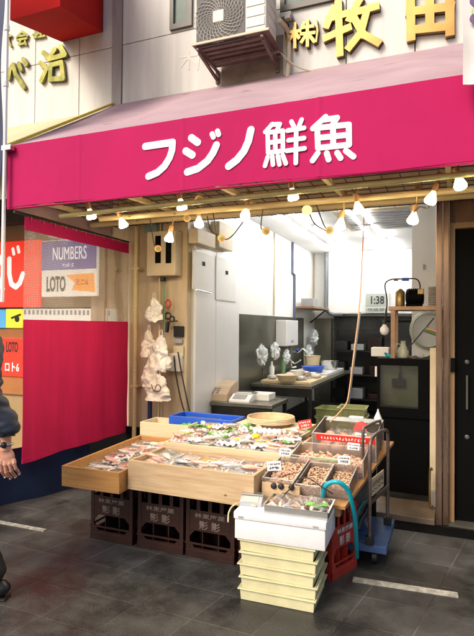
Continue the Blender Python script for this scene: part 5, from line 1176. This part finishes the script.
for j in range(3):
    for i in range(7):
        x = -.38+i*.125+rd.uniform(-.03, .03); y = -.21+j*.17+rd.uniform(-.02, .02); rw = ['front', 'middle', 'rear'][j]
        if (i+j) % 2: paper(m3, x, y, .078+.018*j, rd.uniform(.11, .16), rd.uniform(.09, .13), rd.uniform(-1, 1), 'crumpled pale wrapping, %s of the %s part of the middle display' % (PX[i], rw), 200+i+10*j, 'wrap')
        else: loose(['pink', 'silver', 'pale'][(i+j) % 3], m3, x, y, .10+.018*j, rd.uniform(-1.2, 1.2), 'loose %s fish, %s of the %s part of the middle display' % (['reddish', 'silver', 'pale'][(i+j) % 3], PX[i], rw), rd.uniform(.11, .17), rd.uniform(.016, .026))
for i in range(5):
    paper(m1, rd.uniform(-.1, .1), -.33+i*.16, .084, .15, .11, rd.uniform(-.5, .5), 'crumpled pale wrapping in the %s part of the long orange tinted box' % (['front', 'second', 'middle', 'fourth', 'rear'][i]), 300+i)
    loose(['pale', 'pink'][i % 2], m1, rd.uniform(-.1, .1), -.36+i*.17, .105, rd.uniform(-.9, .9), 'loose %s fish in the %s part of the long orange tinted box' % (['pale', 'reddish'][i % 2], ['front', 'second', 'middle', 'fourth', 'rear'][i]), .15, .02)
# small bright garnishes and crumpled film over the clear tubs
GC = [('yellow', 'brightyellow'), ('green', 'leaf'), ('orange', 'salmon'), ('dark red', 'tuna')]
for k in range(16):
    i, j = k % 8, k//8; x = -.38+i*.108+rd.uniform(-.02, .02); y = -.12+j*.22+rd.uniform(-.03, .03); cn, cm = GC[(k*3+j) % 4]
    mb = MB(m3 @ T((x, y, .105+.02*j), rd.uniform(0, 3), R(rd.uniform(-20, 20))))
    if cn in ('yellow', 'orange'): mb.lathe([(.018, 0), (.020, .003), (.019, .008), (.012, .010)], 14)
    else: mb.sheet(lambda u, v: ((u-.5)*.07, (v-.5)*.03*(1-.7*abs(u-.5)), .006+.006*math.sin(u*7)+.003*math.sin(v*9)), 10, 4, .002)
    tag(mb.build('garnish_piece', cm, None, 60), 'small %s garnish piece, %s along the %s of the middle display' % (cn, ['first', 'second', 'third', 'fourth', 'fifth', 'sixth', 'seventh', 'eighth'][i], ['front', 'back'][j]), 'garnish', 'small garnishes on the middle display')
# price cards
def scribble(mb, c, w, h, xd, zd, seed):
    r2 = random.Random(seed); nd = Vector(xd).cross(Vector(zd))
    for ln in range(2):
        z = h*(.20-.40*ln); n = 6 if ln == 0 else 4; q = h*(.10 if ln == 0 else .14)
        for k in range(n):
            x = (-.36+.72*k/(n-1))*w*(1 if ln == 0 else .75); o = c+Vector(xd)*x+Vector(zd)*z; X_, Z_ = Vector(xd)*q, Vector(zd)*q
            for j in range(r2.choice((1, 2, 2))): zz = r2.uniform(-.8, .8); mb.stroke([o-X_*.8+Z_*zz, o+X_*.8+Z_*(zz+.15)], h*.017, .0008, nd, False, 3)
            for j in range(r2.choice((1, 1, 2))): xx = r2.uniform(-.6, .6); mb.stroke([o+X_*xx+Z_, o+X_*(xx+r2.uniform(-.5, .3))-Z_], h*.017, .0008, nd, False, 3)
def card(c, w, h, label, tilt=0, red=False, stick=.05):
    c = Vector(c); t = thing('price_card', label, 'price card', c-Vector((0, 0, h/2+stick)), 0, 'handwritten price cards on the stall')
    yaw = R(14); xd = Vector((math.cos(yaw), math.sin(yaw), 0)); zd = Vector((0, .25, .97)).normalized(); zd = (zd-xd*zd.dot(xd)).normalized()
    if tilt: q = Matrix.Rotation(R(tilt), 3, xd.cross(zd)); xd = q @ xd; zd = q @ zd
    nd = xd.cross(zd); mm = Matrix(((xd.x, zd.x, nd.x, c.x), (xd.y, zd.y, nd.y, c.y), (xd.z, zd.z, nd.z, c.z), (0, 0, 0, 1)))
    MB(mm).box(-w/2, w/2, -h/2, h/2, -.002, -.0004, .0005).build('card', 'redsign' if red else 'paper', t)
    mb = MB(); scribble(mb, c, w, h, xd, zd, hash(label) % 97 if False else len(label)); mb.build('handwriting', 'letter' if red else 'ink', t)
    if stick: mb = MB(); mb.tube([c-zd*h/2+nd*-.003, c-zd*h/2-Vector((0, 0, stick))], .004, 6); mb.build('stick', 'acrylic', t)
card(W(274, 466, Y=3.05), .085, .055, 'price card at the right end of the wide pale front box', 6)
card(W(285, 452, Y=3.2), .07, .045, 'price card behind the right end of the wide pale front box, higher up', -3)
card(W(344, 460, Y=3.25), .072, .050, 'nearest price card of the three on the clear tubs, beside the trolley handle', 0, stick=.07)
card(W(353.5, 446.5, Y=3.5), .075, .045, 'middle price card of the three on the clear tubs', -4, stick=.06)
card(W(361, 437.5, Y=3.7), .075, .055, 'farthest price card of the three, under the small red flag', 0, stick=.04)
card(W(294, 439, Y=3.75), .10, .06, 'large tilted white card among the packs at the right of the middle display', -22, stick=0)
card(W(305, 424, Y=3.95), .10, .06, 'small red card at the back of the stall right of the sieve', 12, True, 0)
# ------------------------------------------------------------------ right side: sloping board with clear tubs
X0, X1 = -.965, -.44
def slope(y): return .505+.125*(y-2.98)
sbm = Matrix.Translation((0, 2.98, .50)) @ Matrix.Rotation(math.atan(.125), 4, 'X')
mb = MB(sbm); mb.prism([(-1.04, 0, -.02), (-.545, 0, -.02), (-.395, 1.17, -.02), (-1.04, 1.17, -.02)], (0, 0, .02))
tag(mb.build('sloping_board', 'plywood', None), 'long sloping plywood board carrying the clear tubs at the right of the stall', 'board')
tag(MB().box(-1.03, -.58, 3.02, 3.08, .4225, .484, .003).build('support_batten', 'plywood', None), 'short wooden batten between the red crate and the sloping board', 'batten')
tag(MB().box(-.93, -.52, 3.96, 4.14, .0, .605, .01).build('support_box', 'blackmatt', None), 'dark support box standing on the ground under the rear of the sloping board', 'box')
def tub(label, x0, x1, y0, y1, h, zoff=.002, t=.005):
    tt = thing('clear_tub', label, 'tub', (0, 0, 0), 0, 'clear acrylic tubs on the sloping board'); tt.matrix_basis = sbm @ Matrix.Translation(((x0+x1)/2, (y0+y1)/2-2.98, zoff)); mm = world_of(tt); w, d = (x1-x0)/2, (y1-y0)/2
    mb = MB(mm)
    for (a, b, c, e) in ((-w, w, -d, -d+t), (-w, w, d-t, d), (-w, -w+t, -d+t, d-t), (w-t, w, -d+t, d-t)): mb.box(a, b, c, e, 0, h)
    mb.box(-w+t, w-t, -d+t, d-t, 0, .004); mb.build('shell', 'tubshell', tt)
    mb = MB(mm)
    for (a, b, c, e) in ((-w-.001, w+.001, -d-.001, -d+t), (-w-.001, w+.001, d-t, d+.001), (-w-.001, -w+t, -d+t, d-t), (w-t, w+.001, -d+t, d-t)): mb.box(a, b, c, e, h+.0003, h+.004)
    for sx in (-1, 1):
        for sy in (-1, 1): mb.box(sx*w-.003, sx*w+.003, sy*d-.003, sy*d+.003, 0, h)
    mb.build('rim', 'acrylic_edge', tt)
    return tt, mm, w, d
def heap(name, label, mm, w, d, z0, z1, n, m, r, seed, cat='shellfish'):
    mb = MB(mm); r2 = random.Random(seed)
    mb.box(-w+.002, w-.002, -d+.002, d-.002, z0, z0+(z1-z0)*.5)
    for i in range(n):
        s = r*r2.uniform(.7, 1.25); mm2 = Matrix.Translation((r2.uniform(-w+s, w-s), r2.uniform(-d+s, d-s), r2.uniform(z0+(z1-z0)*.5, z1))) @ Matrix.Rotation(r2.uniform(0, 6), 4, 'Z') @ Matrix.Rotation(r2.uniform(-.7, .7), 4, 'X')
        mb.ball((0, 0, 0), (s, s*.75, s*.45), 7, 4, mm2)
    return tag(mb.build(name, m, None, 50), label, cat, None, 'stuff')
_, mm, w, d = tub('middle one of the front clear tubs, full of small brown clams', -.835, -.685, 3.0, 3.36, .085); heap('clams', 'heap of small brown clams in the middle front clear tub', mm, w-.008, d-.008, .006, .066, 620, 'clam', .0085, 1)
_, mm, w, d = tub('front right clear tub of small clams under the arching teal hose', -.68, -.535, 3.06, 3.36, .09); heap('clams', 'heap of small clams in the front right clear tub', mm, w-.008, d-.008, .006, .055, 420, 'clam', .008, 2)
_, mm, w, d = tub('leftmost clear tub directly beside the wide pale front box', -1.035, -.84, 3.0, 3.36, .10); heap('clams', 'heap of pale brown shells in the leftmost clear tub beside the pale box', mm, w-.008, d-.008, .006, .075, 700, 'shell', .009, 8)
_, mm, w, d = tub('middle clear tub of larger shells with a green strip', -.97, -.505, 3.38, 3.64, .11); heap('shells', 'heap of larger pinkish brown shells in the middle clear tub', mm, w-.008, d-.008, .006, .065, 330, 'shell', .014, 3)
mb = MB(mm); mb.sheet(lambda u, v: (-.1+.2*u, -.10+.03*v, .085+.004*math.sin(u*25)), 14, 3, .002); tag(mb.build('green_garnish', 'leaf', None, 60), 'green garnish strip across the middle clear tub', 'garnish')
_, mm, w, d = tub('big rear clear tub with a red lettered band along its front', -.90, -.465, 3.68, 4.1, .17)
for i in range(12):
    r2 = random.Random(60+i); mb = MB(mm); x, y = -w+.06+(i % 4)*.10, -d+.06+(i//4)*.12; mb.ball((x, y, .045+r2.uniform(0, .02)), (.045, .05, .038), 12, 8)
    tag(mb.build('sea_squirt', ['salmon', 'pinkfish', 'redfish'][i % 3], None, 70), ['orange', 'pink', 'red'][i % 3]+' shellfish lump in the big rear tub, %s from left, %s row' % (['first', 'second', 'third', 'fourth'][i % 4], ['front', 'middle', 'back'][i//4]), 'shellfish', 'lumps in the rear clear tub')
mbf = MB(mm); mbf.sheet(film_sheet(.34, .32, .10, 77, .016), 26, 20); tag(mbf.build('plastic_film', 'film', None, 80), 'crumpled clear film over the lumps in the big rear tub', 'film')
rb = MB(mm).box(-w+.03, w-.005, -d-.006, -d-.002, .125, .168, .001).build('red_band', 'redsign', _)
mb = MB(mm); r2 = random.Random(9)
for i in range(15):
    x = -w+.07+i*.021
    for q in range(5): a = Vector((x+r2.uniform(-.006, .006), -d-.0062, .146+r2.uniform(-.009, .009))); b = Vector((x+r2.uniform(-.006, .006), -d-.0062, .146+r2.uniform(-.009, .009))); mb.stroke([a, b], .0011, .0008, FN, False, 3)
mb.build('band_lettering', 'letter', rb)
mb = MB(); q = W(360, 428, Y=3.72); mb.prism([q+Vector((-.05, 0, -.02)), q+Vector((.04, 0, -.015)), q+Vector((.05, .02, .02)), q+Vector((.01, .02, .045)), q+Vector((-.03, .01, .03))], (0, .01, 0)); tag(mb.build('red_cloth', 'inkred', None), 'small bright orange red flap above the farthest price card', 'flap')
MBq = MB(mm); MBq.box(-w+.03, w-.03, d-.12, d-.02, .1745, .178, .001); tag(MBq.build('tub_lid', 'steel', None), 'dark lid resting on the rear edge of the big clear tub', 'lid')
q = W(357, 419, Y=4.2); tag(MB().cb((q.x-.0, 4.17, q.z-.0), (.11, .05, .05), .006).build('white_case', 'foam', None), 'small white case at the back of the stall behind the big clear tub', 'case')
mb = MB(T(tuple(W(378, 418, Y=4.25)))); mb.lathe([(.035, -.04), (.03, 0), (.008, .05), (.004, .07)], 12); tag(mb.build('squeeze_bottle', 'foam', None, 60), 'white cone nozzled squeeze bottle behind the trolley handle', 'bottle')
for i, (px, py) in enumerate(((273.7, 486), (281, 486.5), (291.5, 487.5))):
    q = W(px, py, Y=2.955); mb = MB(Matrix.Translation(q) @ Matrix.Rotation(R(90), 4, 'X')); mb.lathe([(.017, -.01), (.018, 0), (.016, .008), (.008, .012)], 16)
    tag(mb.build('black_knob', 'rubber', None, 50), ['left', 'middle', 'right'][i]+' one of three round black knobs in front of the clam tub', 'knob', 'three black knobs on the stall front')
tag(MB().box(-1.03, -.80, 2.958, 2.976, .449, .585, .003).build('front_plank', 'whitewood', None), 'short pale plank in front of the clam tub behind the black knobs', 'plank')
mb = MB(); mb.tube(curve([W(291.5, 487, Y=2.93), W(297, 480, Y=2.93), W(308, 478, Y=2.93), W(322, 487, Y=2.92), W(333, 494, Y=2.93)]), .0035, 6); tag(mb.build('thin_cable', 'rubber', None, 60), 'thin black cable arching from the right black knob toward the teal hose', 'cable')
mb = MB(); mb.tube(curve([W(291, 488, Y=2.93), W(286, 493, Y=2.9), W(281, 500, Z=zf+.02)]), .0035, 6); tag(mb.build('thin_cable', 'rubber', None, 60), 'short thin black cable dropping from the right black knob to the foam box', 'cable')
# teal hose
mb = MB(); pts = [W(323, 496, Y=2.98), W(325, 487, Y=2.95), W(331, 482.5, Y=2.95), W(339, 482.5, Y=2.95), W(347, 489, Y=2.98), W(352, 502, Y=3.02), W(355.5, 525, Y=3.12), W(356.5, 548, Y=3.25), W(357, 557, Y=3.33)]
mb.tube(curve(pts), .013, 10); tag(mb.build('teal_hose', 'teal', None, 60), 'bright teal hose arching over the tub edge and down beside the red crate', 'hose')
mb = MB(); pts = [W(370, 500, Y=3.5), W(362, 505, Y=3.45), W(357, 515, Y=3.42), W(356, 535, Y=3.4), W(357, 550, Y=3.38)]; mb.tube(curve(pts), .014, 10)
tag(mb.build('dark_hose', 'darkteal', None, 60), 'dark green hose loop between the red crate and the trolley handle', 'hose')
mb = MB(); mb.tube(curve([W(372, 498, Y=3.55), W(366, 512, Y=3.5), W(360, 522, Y=3.46), W(358, 530, Y=3.42)]), .016, 10); tag(mb.build('dark_hose', 'rubber', None, 60), 'black hose lying inside the dark green loop by the trolley', 'hose')
def bagf(u, v): return (-.90+.40*u, 3.55+.25*math.sin(u*3)+.02*math.sin(v*9), .19+.30*v+.02*math.sin(u*17+v*6))
mb = MB(); mb.sheet(bagf, 24, 14, .002); tag(mb.build('plastic_sheeting', 'plasticclear', None, 70), 'crumpled translucent plastic sheeting bundled on the trolley under the sloping board', 'plastic sheet')
# trolley
tr_ = thing('platform_trolley', 'worn blue platform trolley with a rusty brown push handle beside the stall', 'trolley', (-.65, 3.62, 0))
dx0, dx1, dy0, dy1 = -1.02, -.375, 3.40, 3.90
MB().box(dx0, dx1, dy0, dy1, .135, .142).build('deck', 'bluepaint', tr_)
mb = MB(); mb.box(dx0-.01, dx1+.01, dy0-.01, dy0, .10, .146, .003); mb.box(dx0-.01, dx1+.01, dy1, dy1+.01, .10, .146, .003); mb.box(dx1, dx1+.01, dy0+.0005, dy1-.0005, .10, .146, .003); mb.box(dx0-.01, dx0, dy0+.0005, dy1-.0005, .10, .146, .003); mb.build('deck_rim', 'bluepaint', tr_)
for x in (dx0+.08, dx1-.07):
    for y in (dy0+.08, dy1-.08):
        w_ = MB(Matrix.Translation((x, y, .046)) @ Matrix.Rotation(R(90), 4, 'Y')).lathe([(.03, -.016), (.045, -.014), (.045, .014), (.03, .016)], 18).build('wheel', 'rubber', tr_, 40)
        MB().box(x-.022, x+.022, y-.02, y+.02, .092, .134).build('fork', 'darkmetal', w_)
PA, PB = Vector((-.468, 3.40, 0)), Vector((-.402, 3.80, 0)); hd_ = (PB-PA).normalized(); Lh = (PB-PA).length
def hpt(u, z, o=0): q = PA+hd_*u*Lh; return Vector((q.x+o, q.y, z))
zt2 = W(378, 432, Y=3.6).z
mb = MB(); mb.tube(curve([hpt(0, .143), hpt(0, .5), hpt(0, zt2-.08), hpt(.10, zt2-.015), hpt(.5, zt2), hpt(.9, zt2-.015), hpt(1, zt2-.08), hpt(1, .5), hpt(1, .143)], 5), .0115, 10); mb.build('push_handle', 'handlemetal', tr_, 60)
mb = MB(); mb.bar(hpt(.04, .40), hpt(.96, .40), .012, .025); mb.build('crossbar', 'handlemetal', tr_)
mb = MB(); mb.bar(hpt(.06, .49, .002), hpt(.72, .49, .002), .006, .11); pl = mb.build('name_plate', 'beige', tr_)
mb = MB()
for i in range(7):
    u = .12+i*.085; z = .505-.0*i; mb.bar(hpt(u, z, .006), hpt(u+.012, z, .006), .002, .035); mb.bar(hpt(u-.02, z+.008*(i % 3-1), .0065), hpt(u+.035, z+.008*(i % 3-1), .0065), .002, .005); mb.bar(hpt(u-.015, .465+.006*(i % 2), .0065), hpt(u+.03, .465+.006*(i % 2), .0065), .002, .006)
mb.build('plate_text', 'ink', pl)
for u in (0, 1): q = hpt(u, .17); MB().cb(q, (.05, .05, .05), .004).build('handle_foot', 'darkmetal', tr_)
mb = MB(); top_ = W(373, 424.5, Y=3.73).z
hA, hB = Vector((-.535, 3.56, 0)), Vector((-.468, 3.92, 0)); zl = lambda y: .50+.125*(y-2.98)+.003
mb.tube(curve([hA+Vector((0, 0, zl(3.56))), hA+Vector((0, 0, top_-.03)), hA.lerp(hB, .12)+Vector((0, 0, top_)), hA.lerp(hB, .88)+Vector((0, 0, top_)), hB+Vector((0, 0, top_-.03)), hB+Vector((0, 0, zl(3.92)))], 5), .010, 8)
tag(mb.build('metal_hoop', 'handlemetal', None, 60), 'lower brown metal hoop standing on the board edge just left of the trolley handle', 'hoop')
# ================================================================== PERSON at the left edge
def skin_mesh(name, verts, edges, radii, material, parent, sub=2, root=0, wr_=0):
    me = bpy.data.meshes.new(name); me.from_pydata([tuple(v) for v in verts], edges, []); ob = bpy.data.objects.new(name, me); COL.objects.link(ob)
    md = ob.modifiers.new('s', 'SKIN'); md.use_smooth_shade = True
    for i, r in enumerate(radii): sv_ = me.skin_vertices[0].data[i]; sv_.radius = r if isinstance(r, tuple) else (r, r); sv_.use_root = (i == root)
    ms = ob.modifiers.new('u', 'SUBSURF'); ms.levels = sub; ms.render_levels = sub
    dg = bpy.context.evaluated_depsgraph_get(); dg.update(); m2_ = bpy.data.meshes.new_from_object(ob.evaluated_get(dg)); bpy.data.objects.remove(ob)
    m2_.name = name
    if wr_:
        nn = [v.normal.copy() for v in m2_.vertices]
        for v, q_ in zip(m2_.vertices, nn): c_0 = v.co; v.co = c_0+q_*wr_*(1.4*abs(noise.noise(Vector((c_0.x*6+c_0.z*5, c_0.y*6, c_0.z*15))))+.6*noise.noise(Vector((c_0.x*14, c_0.y*14, c_0.z*34)))-.35)
    o = link(name, m2_, material, parent)
    for p_ in m2_.polygons: p_.use_smooth = True
    return o
# local frame: f = walking direction (left in the photo), s = side towards the camera
PF = Vector((-.93, -.37, 0)).normalized(); PS = Vector((.37, -.93, 0)).normalized()
hp = W(9, 470, Y=2.14)     # hand reference point
body0 = Vector((hp.x, hp.y, 0))+PF*.315-PS*.235
pe = thing('person', 'person in dark navy jacket walking out at the left edge, wrist watch on swung arm', 'person', (body0.x, body0.y, 0))
def L(f, s, z): return body0+PF*f+PS*s+Vector((0, 0, z))
# body (skin): one continuous surface: head, neck, torso, legs, arms, hands without fingers
V = [L(0, 0, .93), L(0, 0, 1.10), L(.01, 0, 1.28), L(.01, 0, 1.42), L(.03, 0, 1.50), L(.05, 0, 1.58), L(.06, 0, 1.68),
     L(.0, .09, .90), L(.10, .09, .50), L(.02, .09, .10), L(.16, .09, .04),
     L(.0, -.09, .90), L(.18, -.09, .52), L(.30, -.09, .10), L(.44, -.09, .04),
     L(.01, .19, 1.40), L(-.17, .24, 1.13), L(-.30, .236, .93), L(-.302, .236, .87),
     L(.01, -.19, 1.40), L(.08, -.25, 1.12), L(.26, -.22, .92), L(.31, -.21, .86)]
E = [(0, 1), (1, 2), (2, 3), (3, 4), (4, 5), (5, 6), (0, 7), (7, 8), (8, 9), (9, 10), (0, 11), (11, 12), (12, 13), (13, 14), (3, 15), (15, 16), (16, 17), (17, 18), (3, 19), (19, 20), (20, 21), (21, 22)]
RR = [.13, .12, .14, .09, .055, .075, .07, .085, .06, .042, .03, .085, .06, .042, .03, .055, .042, .028, .024, .055, .042, .028, .024]
# left (camera side) leg is the trailing one
V[8] = L(-.02, .10, .50); V[9] = L(-.17, .10, .11); V[10] = L(-.09, .10, .05)
skin_mesh('body', V, E, RR, 'skin', pe)
JV = [L(0, 0, .86), L(0, 0, 1.02), L(.01, 0, 1.22), L(.01, 0, 1.38), L(.02, 0, 1.455)]+[L(.01, .19, 1.39), L(-.09, .235, 1.25), L(-.17, .245, 1.12), L(-.245, .245, 1.03), L(-.315, .24, .955), L(-.325, .237, .91)]+[L(.01, -.19, 1.39), L(.08, -.255, 1.12), L(.24, -.225, .94)]
JE = [(0, 1), (1, 2), (2, 3), (3, 4), (3, 5), (5, 6), (6, 7), (7, 8), (8, 9), (9, 10), (3, 11), (11, 12), (12, 13)]
skin_mesh('jacket', JV, JE, [.175, .165, .17, .125, .075, .095, .09, .09, .088, .078, .058, .085, .07, .052], 'jacket', pe, sub=4, root=1, wr_=.013)
TV = [L(0, 0, .92), L(.0, .09, .84), L(-.02, .10, .50), L(-.16, .10, .17), L(-.185, .10, .07), L(.0, -.09, .84), L(.18, -.09, .52), L(.29, -.09, .15), L(.30, -.09, .10)]
skin_mesh('trousers', TV, [(0, 1), (1, 2), (2, 3), (3, 4), (0, 5), (5, 6), (6, 7), (7, 8)], [.15, .115, .088, .076, .086, .115, .085, .068, .080], 'trousers', pe, sub=3, wr_=.010)
for (f0, s0, z0, nm, pit) in ((-.20, .10, .0, 'left', 0), (.27, -.09, .0, 'right', 0)):
    mb = MB(); fr_ = Matrix(((PF.x, PS.x, 0, L(f0, s0, z0).x), (PF.y, PS.y, 0, L(f0, s0, z0).y), (0, 0, 1, 0), (0, 0, 0, 1)))
    mm = fr_ @ Matrix.Rotation(pit*2, 4, 'Y')
    mb = MB(mm); mb.tube([(-.066, 0, .04), (-.058, 0, .046), (-.035, 0, .055), (.02, 0, .06), (.09, 0, .05), (.17, 0, .036), (.225, 0, .028), (.24, 0, .024)], [.012, .030, .042, .048, .048, .044, .034, .014], 14)
    for v in mb.bm.verts: v.co.z = .012+max(0, v.co.z-.012)
    sh_ = mb.build('shoe', 'shoe', pe, 70)
    mb = MB(mm); mb.box(-.062, .232, -.040, .040, .001, .013, .005); mb.build('sole', 'rubber', sh_)
# head details
hc = L(.07, 0, 1.64)
fr_ = Matrix(((PF.x, PS.x, 0, hc.x), (PF.y, PS.y, 0, hc.y), (0, 0, 1, hc.z), (0, 0, 0, 1)))
mb = MB(fr_); mb.ball((0, 0, 0), (.095, .075, .115), 20, 14); mb.ball((.092, 0, -.012), (.016, .012, .022), 8, 6); mb.ball((.0, .075, -.01), (.018, .010, .03), 8, 6); mb.ball((.0, -.075, -.01), (.018, .010, .03), 8, 6); mb.tube([(.088, -.02, -.052), (.094, 0, -.054), (.088, .02, -.052)], .005, 6)
hd = mb.build('head', 'skin', pe, 70)
for s in (-1, 1): MB(fr_).ball((.085, s*.03, .012), (.010, .012, .008), 8, 6).build('eye', 'ink', hd, 70)
mb = MB(fr_); mb.ball((-.015, 0, .025), (.098, .084, .105), 20, 12)
mb.build('hair', 'hair', pe, 70)
# hand hanging, back of the hand towards the camera; thumb to the front (left)
wr = L(-.300, .236, .862); HS = 1.16; dn = Vector((0, 0, -1)); dn = (dn-PF*.12).normalized()
def Hp(a, f, s): return wr+dn*a*1.16+PF*f*1.16+PS*s*1.1          # a along the hand, f forward, s towards camera
def fused(name, mb, vox, it, material, parent):
    me = bpy.data.meshes.new(name); bmesh.ops.recalc_face_normals(mb.bm, faces=mb.bm.faces[:]); mb.bm.to_mesh(me); mb.bm.free()
    ob = bpy.data.objects.new(name, me); COL.objects.link(ob); q = ob.modifiers.new('r', 'REMESH'); q.mode = 'VOXEL'; q.voxel_size = vox; q.use_smooth_shade = True
    q = ob.modifiers.new('s', 'SMOOTH'); q.iterations = it; q.factor = .5
    dg = bpy.context.evaluated_depsgraph_get(); dg.update(); m2_ = bpy.data.meshes.new_from_object(ob.evaluated_get(dg)); bpy.data.objects.remove(ob); m2_.name = name
    o = link(name, m2_, material, parent)
    for p_ in m2_.polygons: p_.use_smooth = True
    return o
hb_ = MB()
hb_.tube([Hp(-.06, 0, 0), Hp(-.02, 0, 0), Hp(.005, .001, .001), Hp(.02, .002, .002)], [.028, .026, .026, .026], 14)
fmx = Matrix(((PF.x, PS.x, dn.x, 0), (PF.y, PS.y, dn.y, 0), (PF.z, PS.z, dn.z, 0), (0, 0, 0, 1)))
def el(c, r_): hb_.ball((0, 0, 0), r_, 16, 10, Matrix.Translation(c) @ fmx)
el(Hp(.045, .0, .002), (.040, .017, .048)); el(Hp(.068, -.004, .003), (.042, .015, .030)); el(Hp(.032, .022, -.004), (.020, .018, .034)); el(Hp(.020, .004, .002), (.031, .019, .035))
FT = []
for i, (f, ln, cu_) in enumerate(((.030, .066, .026), (.010, .074, .034), (-.011, .069, .038), (-.031, .054, .036))):
    r0 = (.0105, .0108, .0103, .0092)[i]
    q = [Hp(.060, f*.92, .004), Hp(.082-.004*abs(i-1), f, .009), Hp(.085+ln*.42-.004*abs(i-1), f*1.06, .007-cu_*.10), Hp(.085+ln*.76-.004*abs(i-1), f*1.05, -cu_*.50), Hp(.085+ln*.93, f*1.0, -cu_*1.05)]
    hb_.tube(curve(q, 3), [r0*(1.08-.36*k/12) for k in range(13)], 12); hb_.ball(q[1], r0*1.22, 10, 6); hb_.ball(q[2], r0*1.06, 10, 6); hb_.ball(q[4], r0*.72, 10, 6); FT.append(q)
q = [Hp(.012, .016, -.002), Hp(.036, .040, .0), Hp(.064, .052, -.004), Hp(.088, .052, -.014)]
hb_.tube(curve(q, 3), [.0165*(1-.045*k) for k in range(10)], 12); hb_.ball(q[3], .0095, 10, 6)
hand = fused('hand', hb_, .0022, 5, 'skin', pe)
for q in FT: mb = MB(); mb.ball(q[3].lerp(q[4], .75)+PS*.0065+dn*.004, (.0050, .0045, .0060), 8, 6); mb.build('nail', 'pinkfish', hand, 70)
mb = MB(); a = wr-dn*.012; u_, v_ = PF, PS
mb.tube([a+u_*math.cos(k*math.pi/10)*.034+v_*math.sin(k*math.pi/10)*.027 for k in range(20)], .006, 6, None, True); wt = mb.build('watch', 'steel_bright', pe, 60)
mb = MB(); mb.ball(a+v_*.030, (.017, .014, .017), 12, 8); mb.build('watch_face', 'darkmetal', wt, 60)
for o in SC.objects:
    if o.parent is None and 'label' in o and not 4 <= len(o['label'].split()) <= 16: print('LONG', o.name, len(o['label'].split()), o['label'])
